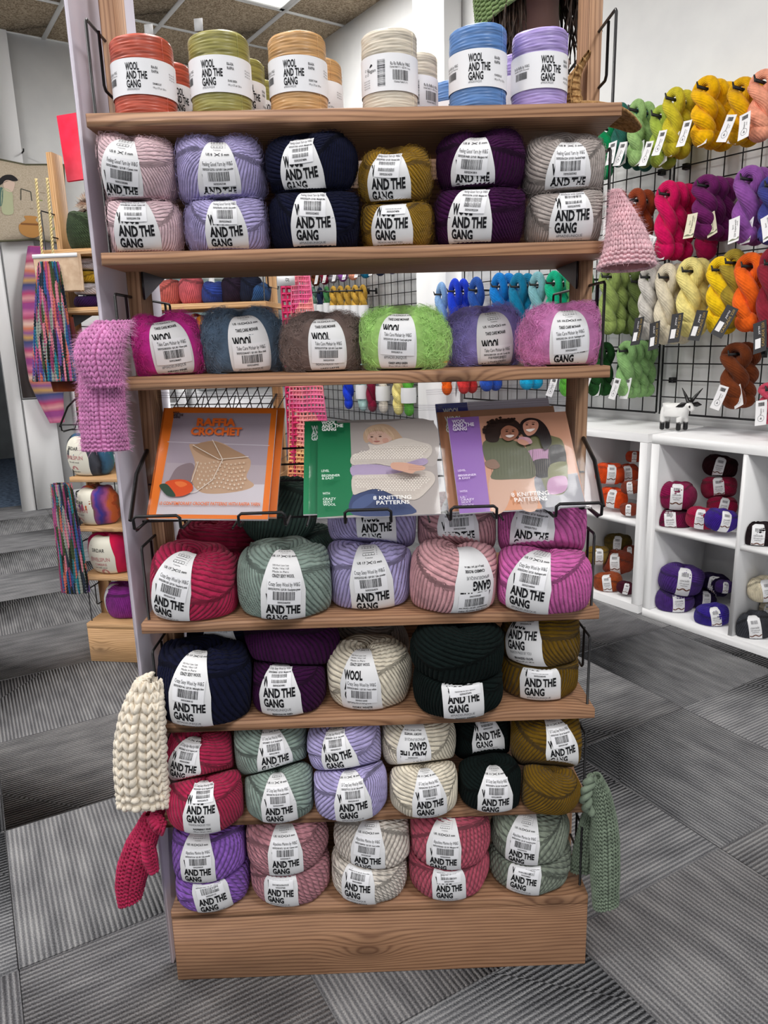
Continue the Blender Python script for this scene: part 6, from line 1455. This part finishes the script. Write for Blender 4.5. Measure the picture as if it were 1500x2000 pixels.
sh.poly([(.12, .05), (.17, .07), (.19, .0), (.19, -.09), (.13, -.09), (.12, -.02)], em('b8bc98')); sh.poly([(.17, .07), (.20, .06), (.215, -.02), (.19, -.04)], em('56756c'))
sh.poly([(-.02, -.10), (.06, -.10), (.055, -.125), (.10, -.16), (.095, -.21), (.05, -.235), (.0, -.235), (-.045, -.20), (-.045, -.16), (-.01, -.125)], em('c08a4c')); sh.poly([(-.03, -.145), (.085, -.145), (.09, -.158), (-.04, -.158)], em('8a5a30'), False)
for a, b, h in (((-.19, .0), (-.04, .01), '7c8f3c'), ((-.04, .01), (-.04, .07), '4a4a40'), ((0, .0), (0, .06), '4a4a40'), ((0, .06), (.06, .075), '4a4a40'), ((.06, .075), (.07, .0), '4a4a40'), ((-.19, -.04), (.02, -.05), '9a8a74'), ((-.19, .06), (-.06, .06), '9a8a74'), ((-.17, -.1), (-.12, -.18), '8a9a5c'), ((-.14, -.08), (-.10, -.12), '8a9a5c')): sh.line(a, b, .006, em(h))
def cus(x, y): gx, gy = np.clip(x / .245, -1, 1), np.clip(y / .26, -1, 1); return np.stack([x, -.060 * np.sqrt(np.clip((1 - gx ** 2) * (1 - gy ** 2), 0, 1)) - .0025, y], -1)
mb = MB(); sheet_mesh(mb, sh, cus); mb.build('embroidery', [plain('thread_' + h, h, .8) for h in E], cu)
tag(cu, 'beige embroidered cushion with a woman and a clay pot, on the back wall', 'cushion')
fnS = spine_fn([tuple((M_BW @ Vector(q))[:]) for q in ((.10, .11, 1.91), (.07, .12, 1.60), (.05, .12, 1.20), (.065, .12, .85), (.09, .12, .66))], [.05, .10, .12, .12, .05], [.02, .028, .03, .03, .02], wv=tuple(-NB), dv=tuple(-D))
mb = MB(); aa, tt = np.meshgrid(np.linspace(0, 1, 41)[:-1], np.linspace(0, 1, 60)); mb.grid(fnS(aa, tt, .003 * np.sin(aa * 2 * PI * 5 + tt * 9)), wrap=True)
r = mb.build('knitted_stocking', stripes('stocking_stripes', ['a8407c', 'd89a9c', 'b84a74', '6a5a8c', '3f4a78', 'c49a5c', '8a5a90', 'cf7a5c', 'e2c0b4', 'b04a6c', 'd07a9c', '9a4a8a'], 2.6, 'Z', 1.4, amp=.12), None, True); tag(r, 'long striped pink and purple knitted stocking hanging on the back wall', 'stocking')
mb = MB(); 
for a, z in ((.10, 1.878), (.10, 2.515)): mb.tube([tuple((M_BW @ Vector((a, .04, z + .02)))[:]), tuple((M_BW @ Vector((a, .105, z + .02)))[:]), tuple((M_BW @ Vector((a, .112, z + .034)))[:])], .005, 6)
o = mb.build('wall_hook', M_WIRE, wb, True); o.matrix_parent_inverse = M_BW.inverted()
for k, (p, z, hx_, lb) in enumerate(((.33, .868, '7d8890', 'mid grey'), (.34, .795, '7a868c', 'grey'), (.36, .48, '8d949a', 'light grey'), (.47, .48, '5e6a70', 'slate grey'), (.50, .82, '9aa2a6', 'silver grey'))):
    zs = [.75, .75, .39, .39, .75][k] + .002 + (.072 if k == 0 else 0); o_ = np.array((M_BW @ Vector((p, .16, zs + .037)))[:])
    R = np.array(Matrix.Rotation(rad(33), 3, 'Z')); s = Ball('plain', o_, (.075, .06, .040), R, 800 + k, [(np.array([0, 0, zs]), np.array([0, 0, -1.]), 0), (np.array([0, 0, zs + .0705]), np.array([0, 0, 1.]), 0)], (rad(-60), .1, .028))
    ob = s.build('yarn_ball', wool('backgrey%d' % k, hx_, 'fine')); f0 = s.labfn(0.); mb = MB(); psi = np.linspace(-1.6, 1.8, 14); t_ = f0.t(psi); X = np.linspace(-1, 1, 4)[None] * .028 * np.ones(14)[:, None]; mb.grid(f0(X.ravel(), np.repeat(t_[:, None], 4, 1).ravel()).reshape(14, 4, 3)); mb.build('paper_band', M_PAPER, ob, True)
    tag(ob, '%s banded yarn ball, %s of the narrow white shelving' % (lb, ('on top of another ball', 'lower ball on the upper shelf', 'left ball on the middle shelf', 'right ball on the middle shelf', 'right ball on the upper shelf')[k]), 'yarn ball', 'grey balls on the white shelving')
r = empty('card_reader'); r.matrix_world = M_BW @ Matrix.Translation((1.45, .30, .9005)); MB().box(-.16, .16, -.10, .10, 0, .035, bev=.006).build('body', M_BLACK, r); MB().box(-.13, .13, -.07, .07, .0352, .037).build('screen', plain('dark_screen', '22262c', .15), r); tag(r, 'flat black device lying on the white counter', 'device')

# ================================================================ mannequin head, crocheted hat and straw visor on the top shelf
zt = UNIT_H['S1']; r = empty('mannequin_head', (.330, .292, zt)); M_SKIN = noisy('mannequin_skin', 'b08c80', 'bd988b', 8., .45, .02)
mb = MB(); mb.lathe([(.030, .0005), (.030, .006), (.008, .010), (.008, .139), (.001, .139)], 20, o=(0, 0, 0)); mb.build('pole', M_BLACK, r, True)
mb = MB(); mb.lathe([(.001, .150), (.046, .149), (.054, .137), (.059, .139), (.060, .146), (.052, .160), (.043, .185), (.038, .225), (.038, .255), (.042, .28)], 36, o=(0, 0, 0))
la, lo = np.linspace(-PI / 2, PI / 2, 30), np.linspace(0, 2 * PI, 41)[:-1]; LA, LO = np.meshgrid(la, lo, indexing='ij')
hxp = .070 * np.cos(LA) * np.cos(LO); hy = .088 * np.cos(LA) * np.sin(LO); hz_ = .112 * np.sin(LA); hxp *= 1 - .22 * np.clip(-np.sin(LA), 0, 1); front = np.clip(-np.sin(LO), 0, 1) ** 3 * np.cos(LA)
hy -= .018 * np.exp(-((hz_ + .018) / .022) ** 2) * np.exp(-(hxp / .011) ** 2) * (hy < 0); hy -= .008 * np.exp(-((hz_ + .058) / .010) ** 2) * np.exp(-(hxp / .024) ** 2) * (hy < 0); hy += .008 * np.exp(-((hz_ - .012) / .014) ** 2) * np.exp(-((np.abs(hxp) - .030) / .014) ** 2) * (hy < 0); hy -= .008 * np.exp(-((hz_ + .095) / .016) ** 2) * np.exp(-(hxp / .022) ** 2) * (hy < 0)
mb.grid(np.stack([hxp, hy - .012, hz_ + .362], -1), wrap=True)
for sx in (-1, 1): mb.blob([(sx * .069, .0, .352)], np.eye(3), [.008, .017, .028], 0, 10, 8)
mb.build('head', M_SKIN, r, True)
mb = MB(); rs = np.random.RandomState(5)
for k in range(620):
    a = rs.uniform(-.55 * PI + .6, 1.45 * PI - .5) if k % 5 else rs.uniform(PI * .75, PI * 1.35); q = np.linspace(0, 1, 9); ln = rs.uniform(.16, .30) + (.03 if math.cos(a) < -.4 else 0)
    rr = .074 + .014 * q + rs.uniform(0, .010) * q ** 2; wv = .013 * np.sin(q * rs.uniform(6, 11) + rs.rand() * 6) * q
    mb.tube(np.stack([(rr + wv) * np.cos(a + .25 * q * rs.uniform(-1, 1)) + rs.normal(0, .003), (rr * 1.1 + wv) * np.sin(a) + .0, .445 - ln * q - .02 * (1 - q) * 0], -1), .0024 * (1 - .7 * q) + .0004, 4, caps=False, flat=.5)
mb.build('hair', noisy('dark_brown_hair', '241a15', '4a382c', 90., .45, .3), r, True)
tag(r, 'mannequin head with long dark brown hair behind the lilac spool', 'mannequin head')
mb = MB(); M_HAT = wool('hat_green', '86a06a', 'plain')
def hatfn(a, t, e=0.):
    a = np.asarray(a) * 2 * PI; t = np.asarray(t); rr = np.where(t < .55, .092 * np.sin(np.clip(t / .55, 0, 1) * PI / 2) ** .8, .092 + (t - .55) / .45 * .030) + e; z = np.where(t < .55, .135 * np.cos(np.clip(t / .55, 0, 1) * PI / 2) + .0, -(t - .55) / .45 * .12)
    x, y = rr * np.cos(a), rr * np.sin(a); th = rad(20); return np.stack([x * math.cos(th) - z * math.sin(th), y, x * math.sin(th) + z * math.cos(th)], -1) + np.array([.0, .0, .350])
knit(mb, hatfn, 46, 34, .9, t0=.08, t1=1., garter=tuple(range(34))); o = mb.build('crocheted_hat', M_HAT, None, True); o.location = (.298, .292, zt); tag(o, 'sage green crocheted bucket hat on the mannequin head', 'hat')
# straw visor: a brim lying over the shelf end and its head band standing up
M_STRAW = noisy('woven_straw', '8f6a40', 'c9a06a', 160., .8, .7, .003, 2.)
mb = MB(); n = 30; t = np.linspace(0, 1, n); s_ = np.linspace(0, 1, 9)
P = np.empty((9, n, 3))
for i, q in enumerate(s_):
    a = PI * (.02 + .96 * t); R1 = .040 + .030 * q; P[i] = np.stack([.334 + .05 * q * 0 + (.03 + .088 * q) * np.sin(a) + .0, .085 - R1 * np.cos(a) * .78, zt + .006 + .004 * np.sin(a * 9) * .3 - .022 * q ** 2 * np.clip(.334 + (.03 + .088 * q) * np.sin(a) - .398, 0, 1) / .05], -1)
mb.grid(P); mb.grid(P + [0, 0, .004])
for i in range(0, 9): 
    mb.tube(P[i] + [0, 0, .002], .0028, 5, caps=False)
r = mb.build('straw_visor', M_STRAW, None, True)
mb = MB(); band = []
for q in np.linspace(0, 1, 9):
    a = PI * (.02 + .96 * t); band.append(np.stack([.334 - .013 * np.sin(q * 2.2) * 1.0 + .030 * q * q + .03 * np.sin(a) * (1 - .75 * q), .085 - (.040 + .002 * q) * np.cos(a) * .8, np.full(n, zt + .007 + .078 * q)], -1))
band = np.array(band); mb.grid(band); mb.grid(band + [.004, 0, 0])
for b_ in band: mb.tube(b_ + [.002, 0, 0], .0030, 5, caps=False)
mb.build('head_band', M_STRAW, r, True); tag(r, 'woven straw visor lying over the right end of the top shelf', 'visor')

# ================================================================ carved goat on the cube shelving
def skin_body(name, verts, edges, radii, mat, parent, root=0, sub=2):
    me = bpy.data.meshes.new(name); me.from_pydata(verts, edges, []); o = bpy.data.objects.new(name, me); link(o, parent)
    m = o.modifiers.new('skin', 'SKIN'); m.use_smooth_shade = True
    for i, q in enumerate(radii): v = me.skin_vertices[0].data[i]; v.radius = (q, q) if not isinstance(q, tuple) else q; v.use_root = i == root
    o.modifiers.new('subdivision', 'SUBSURF').levels = sub; o.modifiers['subdivision'].render_levels = sub
    me.materials.append(mat); return o
t = NT('goat_paint'); t.set(Roughness=.3, Specular_IOR_Level=.5); tc = t.n('ShaderNodeTexCoord'); sp = t.n('ShaderNodeSeparateXYZ'); t.l(tc.outputs['Object'], sp.inputs[0]); nz = t.n('ShaderNodeTexNoise', _Scale=45.); t.l(tc.outputs['Object'], nz.inputs['Vector'])
zz = t.math('ADD', sp.outputs[2], t.math('MULTIPLY', nz.outputs[0], .03)); t.l(t.ramp(zz, [(.050, lin('121214')), (.056, lin('eeeeec'))]), t.b.inputs['Base Color'])
g = empty('goat_figurine', W(.0, .150, .7905), TH + rad(10)); g.scale = (1.0, 1.0, 1.0)
V = [(-.040, 0, .088), (-.010, 0, .094), (.025, 0, .090), (.044, 0, .104), (.058, -.004, .112), (.076, -.010, .088),
     (-.044, -.020, .062), (-.046, -.020, .030), (-.046, -.020, .003), (-.040, .020, .062), (-.042, .020, .030), (-.042, .020, .003), (.026, -.020, .060), (.024, -.020, .030), (.024, -.020, .003), (.034, .020, .060), (.036, .020, .030), (.036, .020, .003), (-.058, 0, .096)]
E_ = [(0, 1), (1, 2), (2, 3), (3, 4), (4, 5), (0, 6), (6, 7), (7, 8), (0, 9), (9, 10), (10, 11), (2, 12), (12, 13), (13, 14), (2, 15), (15, 16), (16, 17), (0, 18)]
Rd = [.028, .030, .027, .019, .017, .010, .014, .010, .011, .014, .010, .011, .014, .010, .011, .014, .010, .011, .006]
skin_body('body', V, E_, Rd, t.m, g, 1)
for sx, nm, pts, rr in ((0, 'horn', [(.054, -.008, .124), (.044, -.014, .150), (.028, -.018, .182)], [.008, .006, .0012]), (0, 'horn', [(.062, -.002, .124), (.078, .006, .150), (.100, .014, .180)], [.008, .006, .0012])):
    MB().tube(pts, rr, 10).build(nm, plain('goat_black', '131315', .3), g, True)
for pts in ([(.050, -.012, .116), (.034, -.022, .112), (.012, -.030, .104)], [(.064, .004, .114), (.080, .018, .114), (.096, .026, .112)]):
    MB().tube(pts, [.006, .011, .001], 10, flat=.35).build('ear', plain('goat_black', '131315', .3), g, True)
for y in (-.022, .004): MB().blob([(.066, y, .106)], np.eye(3), [.004, .003, .0055], 0, 10, 8).build('eye', plain('goat_black', '131315', .3), g, True)
tag(g, 'black and white carved goat figurine on the white cube shelving', 'figurine')
